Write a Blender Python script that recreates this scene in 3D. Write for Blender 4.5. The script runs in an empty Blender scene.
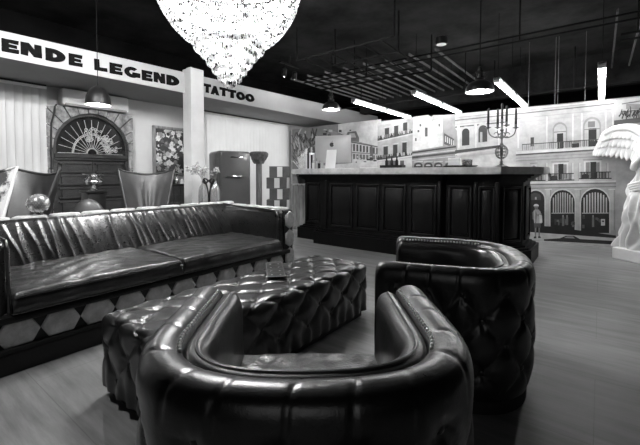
import bpy, bmesh, math, random
from mathutils import Vector, Matrix
PI = math.pi
RND = random.Random(11)
scene = bpy.context.scene
COL = scene.collection

# ------------------------------------------------------------------ helpers
class MB:
    """collects shapes, then links them as ONE mesh object"""
    def __init__(s): s.v = []; s.f = []; s.c = []
    def add(s, vs, fs, M=None, c=None):
        b = len(s.v)
        s.v += [tuple(M @ Vector(p)) if M else tuple(p) for p in vs]
        s.f += [tuple(i + b for i in f) for f in fs]
        s.c += [c] * len(fs)
        return s
    def box(s, x0, y0, z0, x1, y1, z1, bev=0.0, M=None, seg=2):
        bm = bmesh.new()
        bmesh.ops.create_cube(bm, size=1.0)
        for v in bm.verts:
            v.co = Vector(((x0+x1)/2 + v.co.x*(x1-x0), (y0+y1)/2 + v.co.y*(y1-y0), (z0+z1)/2 + v.co.z*(z1-z0)))
        if bev > 0:
            bev = min(bev, .49*min(x1-x0, y1-y0, z1-z0))
            bmesh.ops.bevel(bm, geom=list(bm.edges), offset=bev, segments=seg, profile=.5, affect='EDGES')
        bm.verts.index_update()
        vs = [tuple(v.co) for v in bm.verts]; fs = [tuple(v.index for v in f.verts) for f in bm.faces]
        bm.free()
        return s.add(vs, fs, M)
    def lathe(s, prof, n=24, c=(0, 0, 0), M=None, a0=0, wob=None, caps=(True, True)):
        vs = []; fs = []
        for k, (r, z) in enumerate(prof):
            for i in range(n):
                a = a0 + 2*PI*i/n
                rr = r*(wob(a, z) if wob else 1)
                vs.append((c[0]+rr*math.cos(a), c[1]+rr*math.sin(a), c[2]+z))
        for k in range(len(prof)-1):
            for i in range(n):
                j = (i+1) % n
                fs.append((k*n+i, k*n+j, (k+1)*n+j, (k+1)*n+i))
        if caps[0] and prof[0][0] > 1e-5: fs.append(tuple(range(n-1, -1, -1)))
        if caps[1] and prof[-1][0] > 1e-5: fs.append(tuple((len(prof)-1)*n+i for i in range(n)))
        return s.add(vs, fs, M)
    def tube(s, pts, r, n=8, closed=False, M=None):
        pts = [Vector(p) for p in pts]; m = len(pts)
        rs = r if isinstance(r, (list, tuple)) else [r]*m
        vs = []; fs = []; N = None
        for i, p in enumerate(pts):
            if closed: t = pts[(i+1) % m]-pts[i-1]
            else: t = pts[min(i+1, m-1)]-pts[max(i-1, 0)]
            t.normalize()
            if N is None:
                N = t.orthogonal().normalized()
            else:
                N = (N - t*N.dot(t))
                N = N.normalized() if N.length > 1e-6 else t.orthogonal().normalized()
            B = t.cross(N)
            for k in range(n):
                a = 2*PI*k/n
                vs.append(tuple(p + (N*math.cos(a)+B*math.sin(a))*rs[i]))
        for i in range(m if closed else m-1):
            j = (i+1) % m
            for k in range(n):
                l = (k+1) % n
                fs.append((i*n+k, i*n+l, j*n+l, j*n+k))
        if not closed:
            fs.append(tuple(range(n-1, -1, -1))); fs.append(tuple((m-1)*n+k for k in range(n)))
        return s.add(vs, fs, M)
    def ball(s, c, r, nu=16, nv=10, sc=(1, 1, 1), M=None):
        prof = [(r*math.sin(PI*k/nv), -r*math.cos(PI*k/nv)) for k in range(nv+1)]
        vs = [(c[0], c[1], c[2]-r*sc[2])]; fs = []
        for k in range(1, nv):
            for i in range(nu):
                a = 2*PI*i/nu
                vs.append((c[0]+prof[k][0]*math.cos(a)*sc[0], c[1]+prof[k][0]*math.sin(a)*sc[1], c[2]+prof[k][1]*sc[2]))
        vs.append((c[0], c[1], c[2]+r*sc[2])); L = len(vs)-1
        for i in range(nu):
            j = (i+1) % nu
            fs.append((0, 1+j, 1+i)); fs.append((L, 1+(nv-2)*nu+i, 1+(nv-2)*nu+j))
            for k in range(nv-2):
                fs.append((1+k*nu+i, 1+k*nu+j, 1+(k+1)*nu+j, 1+(k+1)*nu+i))
        return s.add(vs, fs, M)
    def grid(s, fn, nu, nv, M=None, closed=False):
        vs = [tuple(fn(i/nu, j/nv)) for j in range(nv+1) for i in range(nu+1)]
        fs = [(j*(nu+1)+i, j*(nu+1)+i+1, (j+1)*(nu+1)+i+1, (j+1)*(nu+1)+i) for j in range(nv) for i in range(nu)]
        return s.add(vs, fs, M)
    def prism(s, poly, fn, d):
        """poly of (u,v), fn(u,v,w) -> point, extruded w = 0..d"""
        n = len(poly)
        vs = [tuple(fn(u, v, 0)) for u, v in poly] + [tuple(fn(u, v, d)) for u, v in poly]
        fs = [tuple(range(n-1, -1, -1)), tuple(range(n, 2*n))] + [(i, (i+1) % n, n+(i+1) % n, n+i) for i in range(n)]
        return s.add(vs, fs)
    def build(s, name, mat, parent=None, smooth=True, angle=42, shift=None, weld=False):
        me = bpy.data.meshes.new(name)
        vs = s.v if shift is None else [(p[0]-shift[0], p[1]-shift[1], p[2]-shift[2]) for p in s.v]
        me.from_pydata(vs, [], s.f)
        bm = bmesh.new(); bm.from_mesh(me)
        if weld: bmesh.ops.remove_doubles(bm, verts=bm.verts, dist=1e-5)
        if not any(c is not None for c in s.c): bmesh.ops.recalc_face_normals(bm, faces=bm.faces)
        bm.to_mesh(me); bm.free()
        if any(c is not None for c in s.c) and len(me.polygons) == len(s.c):
            ca = me.color_attributes.new('tone', 'FLOAT_COLOR', 'CORNER')
            for p in me.polygons:
                g = s.c[p.index] if s.c[p.index] is not None else .5
                for li in p.loop_indices: ca.data[li].color = (g, g, g, 1)
        me.materials.append(mat)
        if smooth:
            for p in me.polygons: p.use_smooth = True
            me.set_sharp_from_angle(angle=math.radians(angle))
        o = bpy.data.objects.new(name, me); COL.objects.link(o)
        if parent: o.parent = parent
        return o

def thing(name, label, cat, loc=(0, 0, 0), rz=0, group=None):
    o = bpy.data.objects.new(name, None); COL.objects.link(o)
    o.empty_display_size = .1
    o.location = loc; o.rotation_euler = (0, 0, rz)
    o['label'] = label; o['category'] = cat
    if group: o['group'] = group
    return o
def tag(o, label, cat, group=None, kind=None):
    o['label'] = label; o['category'] = cat
    if group: o['group'] = group
    if kind: o['kind'] = kind
    return o
def struct(o, label=None):
    o['kind'] = 'structure'
    if label: o['label'] = label
    return o
def kids(o): return [c for c in COL.objects if c.parent is o]
def dup(root, loc, rz, label, group=None):
    kmap = {}
    for c in COL.objects:
        if c.parent: kmap.setdefault(c.parent.name, []).append(c)
    r = root.copy(); COL.objects.link(r); r.location = loc; r.rotation_euler = (0, 0, rz); r['label'] = label
    if group: r['group'] = group
    for ch in kmap.get(root.name, []):
        c = ch.copy(); COL.objects.link(c); c.parent = r
        for g in kmap.get(ch.name, []):
            d = g.copy(); COL.objects.link(d); d.parent = c
    return r
def inst(src, loc, parent, rot=None, name=None, sc=None):
    o = src.copy(); COL.objects.link(o); o.location = loc; o.parent = parent
    if rot: o.rotation_euler = rot
    if sc: o.scale = sc
    return o

# ---------------------------------------------------------------- materials
def mat(name, c, rough=.5, metal=0.0, namp=0.0, nscale=8, stretch=(1, 1, 1), bump=0.0, bscale=60, spec=.5, coat=0.0,
        ramp=(.35, .65), ramp2=None, attr=None, emit=0.0, rvar=0.0, trans=0.0):
    m = bpy.data.materials.new(name); m.use_nodes = True
    nt = m.node_tree; nd = nt.nodes; lk = nt.links
    p = nd['Principled BSDF']
    p.inputs['Base Color'].default_value = (c, c, c, 1)
    p.inputs['Roughness'].default_value = rough
    p.inputs['Metallic'].default_value = metal
    p.inputs['Specular IOR Level'].default_value = spec
    p.inputs['Coat Weight'].default_value = coat
    p.inputs['Transmission Weight'].default_value = trans
    if emit:
        p.inputs['Emission Color'].default_value = (1, 1, 1, 1); p.inputs['Emission Strength'].default_value = emit
    tc = nd.new('ShaderNodeTexCoord'); mp = nd.new('ShaderNodeMapping'); lk.new(tc.outputs['Object'], mp.inputs[0])
    mp.inputs['Scale'].default_value = stretch
    if namp or rvar:
        n = nd.new('ShaderNodeTexNoise'); n.inputs['Scale'].default_value = nscale; n.inputs['Detail'].default_value = 6
        n.inputs['Roughness'].default_value = .65
        lk.new(mp.outputs[0], n.inputs['Vector'])
    if namp:
        r = nd.new('ShaderNodeValToRGB')
        a, b = c*(1-namp), c*(1+namp)
        if ramp2: a, b = ramp2
        r.color_ramp.elements[0].position = ramp[0]; r.color_ramp.elements[0].color = (a, a, a, 1)
        r.color_ramp.elements[1].position = ramp[1]; r.color_ramp.elements[1].color = (b, b, b, 1)
        lk.new(n.outputs['Fac'], r.inputs[0]); src = r.outputs[0]
        if attr:
            at = nd.new('ShaderNodeVertexColor'); at.layer_name = attr
            mx = nd.new('ShaderNodeMix'); mx.data_type = 'RGBA'; mx.blend_type = 'MULTIPLY'; mx.inputs[0].default_value = 1
            lk.new(at.outputs[0], mx.inputs[6]); lk.new(src, mx.inputs[7]); src = mx.outputs[2]
        lk.new(src, p.inputs['Base Color'])
    elif attr:
        at = nd.new('ShaderNodeVertexColor'); at.layer_name = attr; lk.new(at.outputs[0], p.inputs['Base Color'])
    if rvar:
        mr = nd.new('ShaderNodeMapRange'); mr.inputs[3].default_value = rough-rvar; mr.inputs[4].default_value = rough+rvar
        mr.inputs[1].default_value = .3; mr.inputs[2].default_value = .7
        lk.new(n.outputs['Fac'], mr.inputs[0]); lk.new(mr.outputs[0], p.inputs['Roughness'])
    if bump:
        b1 = nd.new('ShaderNodeTexNoise'); b1.inputs['Scale'].default_value = bscale; b1.inputs['Detail'].default_value = 8
        lk.new(mp.outputs[0], b1.inputs['Vector'])
        bp = nd.new('ShaderNodeBump'); bp.inputs['Strength'].default_value = bump; bp.inputs['Distance'].default_value = .01
        lk.new(b1.outputs['Fac'], bp.inputs['Height']); lk.new(bp.outputs[0], p.inputs['Normal'])
    return m

def leather(name, lo, hi, rough, scale=6, bump=.14, crack=70, cb=.10):
    """worn dark leather: cloudy tone, pale scuff lines, fine creases"""
    m = bpy.data.materials.new(name); m.use_nodes = True
    nt = m.node_tree; nd = nt.nodes; lk = nt.links; p = nd['Principled BSDF']
    tc = nd.new('ShaderNodeTexCoord')
    n = nd.new('ShaderNodeTexNoise'); n.inputs['Scale'].default_value = scale; n.inputs['Detail'].default_value = 9; n.inputs['Roughness'].default_value = .72
    n.inputs['Distortion'].default_value = .6
    lk.new(tc.outputs['Object'], n.inputs['Vector'])
    r = nd.new('ShaderNodeValToRGB')
    r.color_ramp.elements[0].position = .36; r.color_ramp.elements[0].color = (lo, lo, lo, 1)
    r.color_ramp.elements[1].position = .72; r.color_ramp.elements[1].color = (hi, hi, hi, 1)
    lk.new(n.outputs['Fac'], r.inputs[0])
    # scuffs
    s = nd.new('ShaderNodeTexNoise'); s.inputs['Scale'].default_value = scale*4.5; s.inputs['Detail'].default_value = 10; s.inputs['Roughness'].default_value = .8
    s.inputs['Distortion'].default_value = 2.2
    lk.new(tc.outputs['Object'], s.inputs['Vector'])
    sr = nd.new('ShaderNodeValToRGB')
    sr.color_ramp.elements[0].position = .60; sr.color_ramp.elements[0].color = (0, 0, 0, 1)
    sr.color_ramp.elements[1].position = .74; sr.color_ramp.elements[1].color = (hi*2.2, hi*2.2, hi*2.2, 1)
    lk.new(s.outputs['Fac'], sr.inputs[0])
    ad = nd.new('ShaderNodeMix'); ad.data_type = 'RGBA'; ad.blend_type = 'ADD'; ad.inputs[0].default_value = .4
    lk.new(r.outputs[0], ad.inputs[6]); lk.new(sr.outputs[0], ad.inputs[7]); lk.new(ad.outputs[2], p.inputs['Base Color'])
    mr = nd.new('ShaderNodeMapRange'); mr.inputs[1].default_value = .3; mr.inputs[2].default_value = .7
    mr.inputs[3].default_value = rough-.04; mr.inputs[4].default_value = rough+.07
    lk.new(s.outputs['Fac'], mr.inputs[0]); lk.new(mr.outputs[0], p.inputs['Roughness'])
    b1 = nd.new('ShaderNodeTexVoronoi'); b1.feature = 'DISTANCE_TO_EDGE'; b1.inputs['Scale'].default_value = crack
    wn = nd.new('ShaderNodeTexNoise'); wn.inputs['Scale'].default_value = 14; wn.inputs['Detail'].default_value = 5
    lk.new(tc.outputs['Object'], wn.inputs['Vector'])
    ad2 = nd.new('ShaderNodeMix'); ad2.data_type = 'RGBA'; ad2.blend_type = 'LINEAR_LIGHT'; ad2.inputs[0].default_value = .12
    lk.new(tc.outputs['Object'], ad2.inputs[6]); lk.new(wn.outputs['Color'], ad2.inputs[7]); lk.new(ad2.outputs[2], b1.inputs['Vector'])
    b2 = nd.new('ShaderNodeTexNoise'); b2.inputs['Scale'].default_value = 38; b2.inputs['Detail'].default_value = 8
    lk.new(tc.outputs['Object'], b2.inputs['Vector'])
    bp = nd.new('ShaderNodeBump'); bp.inputs['Strength'].default_value = cb; bp.inputs['Distance'].default_value = .0035
    lk.new(b1.outputs['Distance'], bp.inputs['Height'])
    bp2 = nd.new('ShaderNodeBump'); bp2.inputs['Strength'].default_value = bump; bp2.inputs['Distance'].default_value = .006
    lk.new(b2.outputs['Fac'], bp2.inputs['Height']); lk.new(bp.outputs[0], bp2.inputs['Normal']); lk.new(bp2.outputs[0], p.inputs['Normal'])
    p.inputs['Specular IOR Level'].default_value = .75; p.inputs['Coat Weight'].default_value = .12; p.inputs['Coat Roughness'].default_value = .2
    return m

def blind_mat():
    m = bpy.data.materials.new('translucent_blind_cloth'); m.use_nodes = True
    nt = m.node_tree; nd = nt.nodes; lk = nt.links
    for n in list(nd): nd.remove(n)
    out = nd.new('ShaderNodeOutputMaterial'); d = nd.new('ShaderNodeBsdfDiffuse'); t = nd.new('ShaderNodeBsdfTranslucent'); a = nd.new('ShaderNodeMixShader')
    tc = nd.new('ShaderNodeTexCoord'); nz = nd.new('ShaderNodeTexNoise'); nz.inputs['Scale'].default_value = 3; lk.new(tc.outputs['Object'], nz.inputs['Vector'])
    r = nd.new('ShaderNodeValToRGB'); r.color_ramp.elements[0].color = (.55, .55, .55, 1); r.color_ramp.elements[1].color = (.66, .66, .66, 1); lk.new(nz.outputs['Fac'], r.inputs[0])
    lk.new(r.outputs[0], d.inputs[0]); lk.new(r.outputs[0], t.inputs[0]); a.inputs[0].default_value = .4
    lk.new(d.outputs[0], a.inputs[1]); lk.new(t.outputs[0], a.inputs[2]); lk.new(a.outputs[0], out.inputs[0])
    return m
M = {}
M['leather'] = leather('worn_black_leather', .004, .020, .30)
M['leather_sofa'] = leather('worn_sofa_leather', .006, .032, .28, 5)
M['leather_seat'] = leather('scuffed_seat_leather', .005, .040, .30, 7, .45, 18, .6)
M['leather_wing'] = leather('wing_chair_leather', .009, .030, .50, 5, .15)
M['black'] = mat('black_lacquer', .008, .4, spec=.25, namp=.3, nscale=12)
M['blackmatt'] = mat('black_matt', .012, .7, namp=.3, nscale=9)
M['nail'] = mat('antique_nail_metal', .75, .4, .35, namp=.2, nscale=90)
M['hide'] = mat('pale_cowhide', .50, .7, namp=.25, nscale=14, stretch=(1, 1, 1), bump=.3, bscale=160)
M['floor'] = None
M['white'] = mat('white_wall_paint', .50, .75, namp=.04, nscale=3)
M['fascia'] = mat('fascia_paint', .36, .7, namp=.04, nscale=2)
M['soffit'] = mat('soffit_paint', .26, .8, namp=.05, nscale=2)
M['pillar'] = mat('pillar_paint', .52, .7, namp=.05, nscale=4)
M['ceil'] = mat('dark_ceiling', .019, .9, spec=.08, namp=.55, nscale=1.6, bump=.3, bscale=6)
M['dark'] = mat('dark_wall', .005, .95, spec=.03, namp=.4, nscale=2)
M['joist'] = mat('grey_joist_steel', .08, .7, spec=.2, namp=.25, nscale=5)
M['pipe'] = mat('black_pipe', .006, .8, spec=.15, namp=.3, nscale=9)
M['letter'] = mat('black_letter', .006, .9, spec=.04, namp=.3, nscale=30)
M['blind'] = mat('vertical_blind_cloth', .50, .8, namp=.06, nscale=14, stretch=(1, 1, .12))
M['blindlit'] = blind_mat()  # paler translucent copy for the right blind, to catch the added backlight
M['stone'] = mat('rough_stone', .20, .9, namp=.5, nscale=9, bump=.7, bscale=24)
M['oldwood'] = mat('old_dark_door_wood', .015, .45, namp=.7, nscale=7, stretch=(6, 1, 6), bump=.35, bscale=30)
M['iron'] = mat('pale_wrought_iron', .42, .5, .3, namp=.35, nscale=30)
M['glassdark'] = mat('dark_fanlight_glass', .02, .12, namp=.4, nscale=5)
M['plastic'] = mat('white_plastic', .78, .45, namp=.03, nscale=4)
M['fridge'] = mat('grey_fridge_enamel', .085, .22, namp=.06, nscale=3, coat=.4)
M['chrome'] = mat('chrome', .8, .12, 1.0, namp=.05, nscale=5)
M['counterwood'] = mat('dark_counter_wood', .004, .42, spec=.14, namp=.5, nscale=4, stretch=(3, 3, .5), bump=.15, bscale=40)
M['counterpanel'] = mat('dark_counter_panel', .006, .38, spec=.18, namp=.5, nscale=4, stretch=(3, 3, .4), bump=.15, bscale=40)
M['slab'] = mat('pale_counter_stone', .50, .4, namp=.25, nscale=6)
M['silver'] = mat('silver_metal', .62, .25, 1.0, namp=.1, nscale=9)
M['candle'] = mat('dark_candle_wax', .012, .7, namp=.2, nscale=9)
M['alu'] = mat('brushed_aluminium', .42, .5, .25, namp=.04, nscale=5)
M['alupale'] = mat('pale_aluminium', .75, .5, .15, namp=.03, nscale=5)
M['logo'] = mat('dark_grey_mark', .035, .4, namp=.1, nscale=5)
M['paper'] = mat('white_paper', .75, .8, namp=.04, nscale=6)
M['pewter'] = mat('dull_pewter', .14, .35, .7, namp=.2, nscale=9)
M['plaster'] = mat('white_plaster', .66, .7, namp=.05, nscale=6, bump=.12, bscale=25)
M['mural'] = mat('printed_mural', .9, .55, namp=.22, nscale=5, attr='tone', ramp2=(.52, .84), spec=.25, ramp=(.3, .7))
M['canvas'] = mat('painted_canvas', .9, .6, namp=.2, nscale=18, attr='tone', ramp2=(.7, 1.0))
M['pedwood'] = mat('weathered_wood', .22, .7, namp=.45, nscale=5, stretch=(4, 4, .5), bump=.2)
M['capital'] = mat('carved_dark_stone', .085, .9, namp=.5, nscale=12, bump=.9, bscale=18)
M['post'] = mat('grey_post', .13, .7, namp=.35, nscale=8, stretch=(3, 3, .4))
M['leaf'] = mat('grey_green_leaf', .14, .55, namp=.5, nscale=20)
M['leafpale'] = mat('pale_dry_leaf', .48, .6, namp=.4, nscale=20)
M['petal'] = mat('pale_petal', .42, .7, namp=.3, nscale=30)
M['bulb'] = mat('lit_bulb', .9, .5, emit=60)
M['tube'] = mat('lit_tube_diffuser', .9, .5, emit=40)
M['lampin'] = mat('white_enamel_inside', .85, .4, namp=.02, nscale=5)
M['cube'] = mat('grey_cube_board', .06, .6, namp=.25, nscale=7)
M['cubein'] = mat('white_cube_board', .6, .6, namp=.04, nscale=7)
M['patch'] = mat('mottled_cowhide', .4, .7, namp=1, nscale=4.5, ramp=(.44, .52), ramp2=(.045, .55), bump=.3, bscale=120)
M['brochure'] = mat('black_card', .012, .35, namp=.3, nscale=20)
M['mirror'] = mat('mirror_tile', .7, .22, .7, namp=.1, nscale=60)
M['clearglass'] = mat('bottle_glass', .55, .12, namp=.1, nscale=5, trans=.75)
M['grout'] = mat('dark_tile', .03, .3, namp=.4, nscale=7)

def crystal_mat():
    m = bpy.data.materials.new('cut_crystal'); m.use_nodes = True
    nt = m.node_tree; nd = nt.nodes; lk = nt.links
    for n in list(nd): nd.remove(n)
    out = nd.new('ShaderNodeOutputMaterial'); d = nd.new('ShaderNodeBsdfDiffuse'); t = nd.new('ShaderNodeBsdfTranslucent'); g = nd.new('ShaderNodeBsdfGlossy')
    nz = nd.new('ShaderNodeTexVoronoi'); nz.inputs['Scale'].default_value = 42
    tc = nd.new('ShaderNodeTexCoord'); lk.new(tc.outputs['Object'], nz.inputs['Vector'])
    r = nd.new('ShaderNodeValToRGB'); r.color_ramp.elements[0].color = (.004, .004, .004, 1); r.color_ramp.elements[1].color = (.97, .97, .97, 1); r.color_ramp.elements[0].position = .22; r.color_ramp.elements[1].position = .42; d_link = True  # dark cells paint the dark refraction of cut glass into the colour
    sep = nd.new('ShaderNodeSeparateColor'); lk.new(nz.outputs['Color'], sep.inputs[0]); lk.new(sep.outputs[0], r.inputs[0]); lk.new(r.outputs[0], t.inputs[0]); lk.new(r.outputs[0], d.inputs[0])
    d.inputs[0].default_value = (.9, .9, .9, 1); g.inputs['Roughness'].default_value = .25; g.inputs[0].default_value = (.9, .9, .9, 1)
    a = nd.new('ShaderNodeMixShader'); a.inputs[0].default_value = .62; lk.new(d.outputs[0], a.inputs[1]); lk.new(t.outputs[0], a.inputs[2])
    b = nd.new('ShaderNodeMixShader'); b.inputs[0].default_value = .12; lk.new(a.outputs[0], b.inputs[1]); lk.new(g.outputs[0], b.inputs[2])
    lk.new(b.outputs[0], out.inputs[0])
    return m
M['crystal'] = crystal_mat()

def floor_mat():
    m = bpy.data.materials.new('grey_plank_floor'); m.use_nodes = True
    nt = m.node_tree; nd = nt.nodes; lk = nt.links; p = nd['Principled BSDF']
    tc = nd.new('ShaderNodeTexCoord')
    mp = nd.new('ShaderNodeMapping'); mp.inputs['Scale'].default_value = (.55, 5, 1); lk.new(tc.outputs['Object'], mp.inputs[0])
    n = nd.new('ShaderNodeTexNoise'); n.inputs['Scale'].default_value = 2.6; n.inputs['Detail'].default_value = 9; n.inputs['Roughness'].default_value = .7
    lk.new(mp.outputs[0], n.inputs['Vector'])
    n2 = nd.new('ShaderNodeTexNoise'); n2.inputs['Scale'].default_value = 1.3; n2.inputs['Detail'].default_value = 4; lk.new(tc.outputs['Object'], n2.inputs['Vector'])
    mx = nd.new('ShaderNodeMix'); mx.data_type = 'FLOAT'; mx.inputs[0].default_value = .35
    lk.new(n.outputs['Fac'], mx.inputs[2]); lk.new(n2.outputs['Fac'], mx.inputs[3])
    r = nd.new('ShaderNodeValToRGB'); r.color_ramp.elements[0].position = .32; r.color_ramp.elements[0].color = (.095, .095, .095, 1)
    r.color_ramp.elements[1].position = .68; r.color_ramp.elements[1].color = (.29, .29, .29, 1); lk.new(mx.outputs[0], r.inputs[0])
    br = nd.new('ShaderNodeTexBrick'); br.inputs['Scale'].default_value = 1; br.inputs['Brick Width'].default_value = 2.4; br.inputs['Row Height'].default_value = .62
    br.inputs['Mortar Size'].default_value = .0022; br.inputs['Color1'].default_value = (1, 1, 1, 1); br.inputs['Color2'].default_value = (.96, .96, .96, 1); br.inputs['Mortar'].default_value = (.7, .7, .7, 1)
    lk.new(tc.outputs['Object'], br.inputs['Vector'])
    mu = nd.new('ShaderNodeMix'); mu.data_type = 'RGBA'; mu.blend_type = 'MULTIPLY'; mu.inputs[0].default_value = 1
    lk.new(r.outputs[0], mu.inputs[6]); lk.new(br.outputs['Color'], mu.inputs[7]); lk.new(mu.outputs[2], p.inputs['Base Color'])
    p.inputs['Roughness'].default_value = .48
    bp = nd.new('ShaderNodeBump'); bp.inputs['Strength'].default_value = .12; bp.inputs['Distance'].default_value = .01
    lk.new(n.outputs['Fac'], bp.inputs['Height']); lk.new(bp.outputs[0], p.inputs['Normal'])
    return m
M['floor'] = floor_mat()
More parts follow.
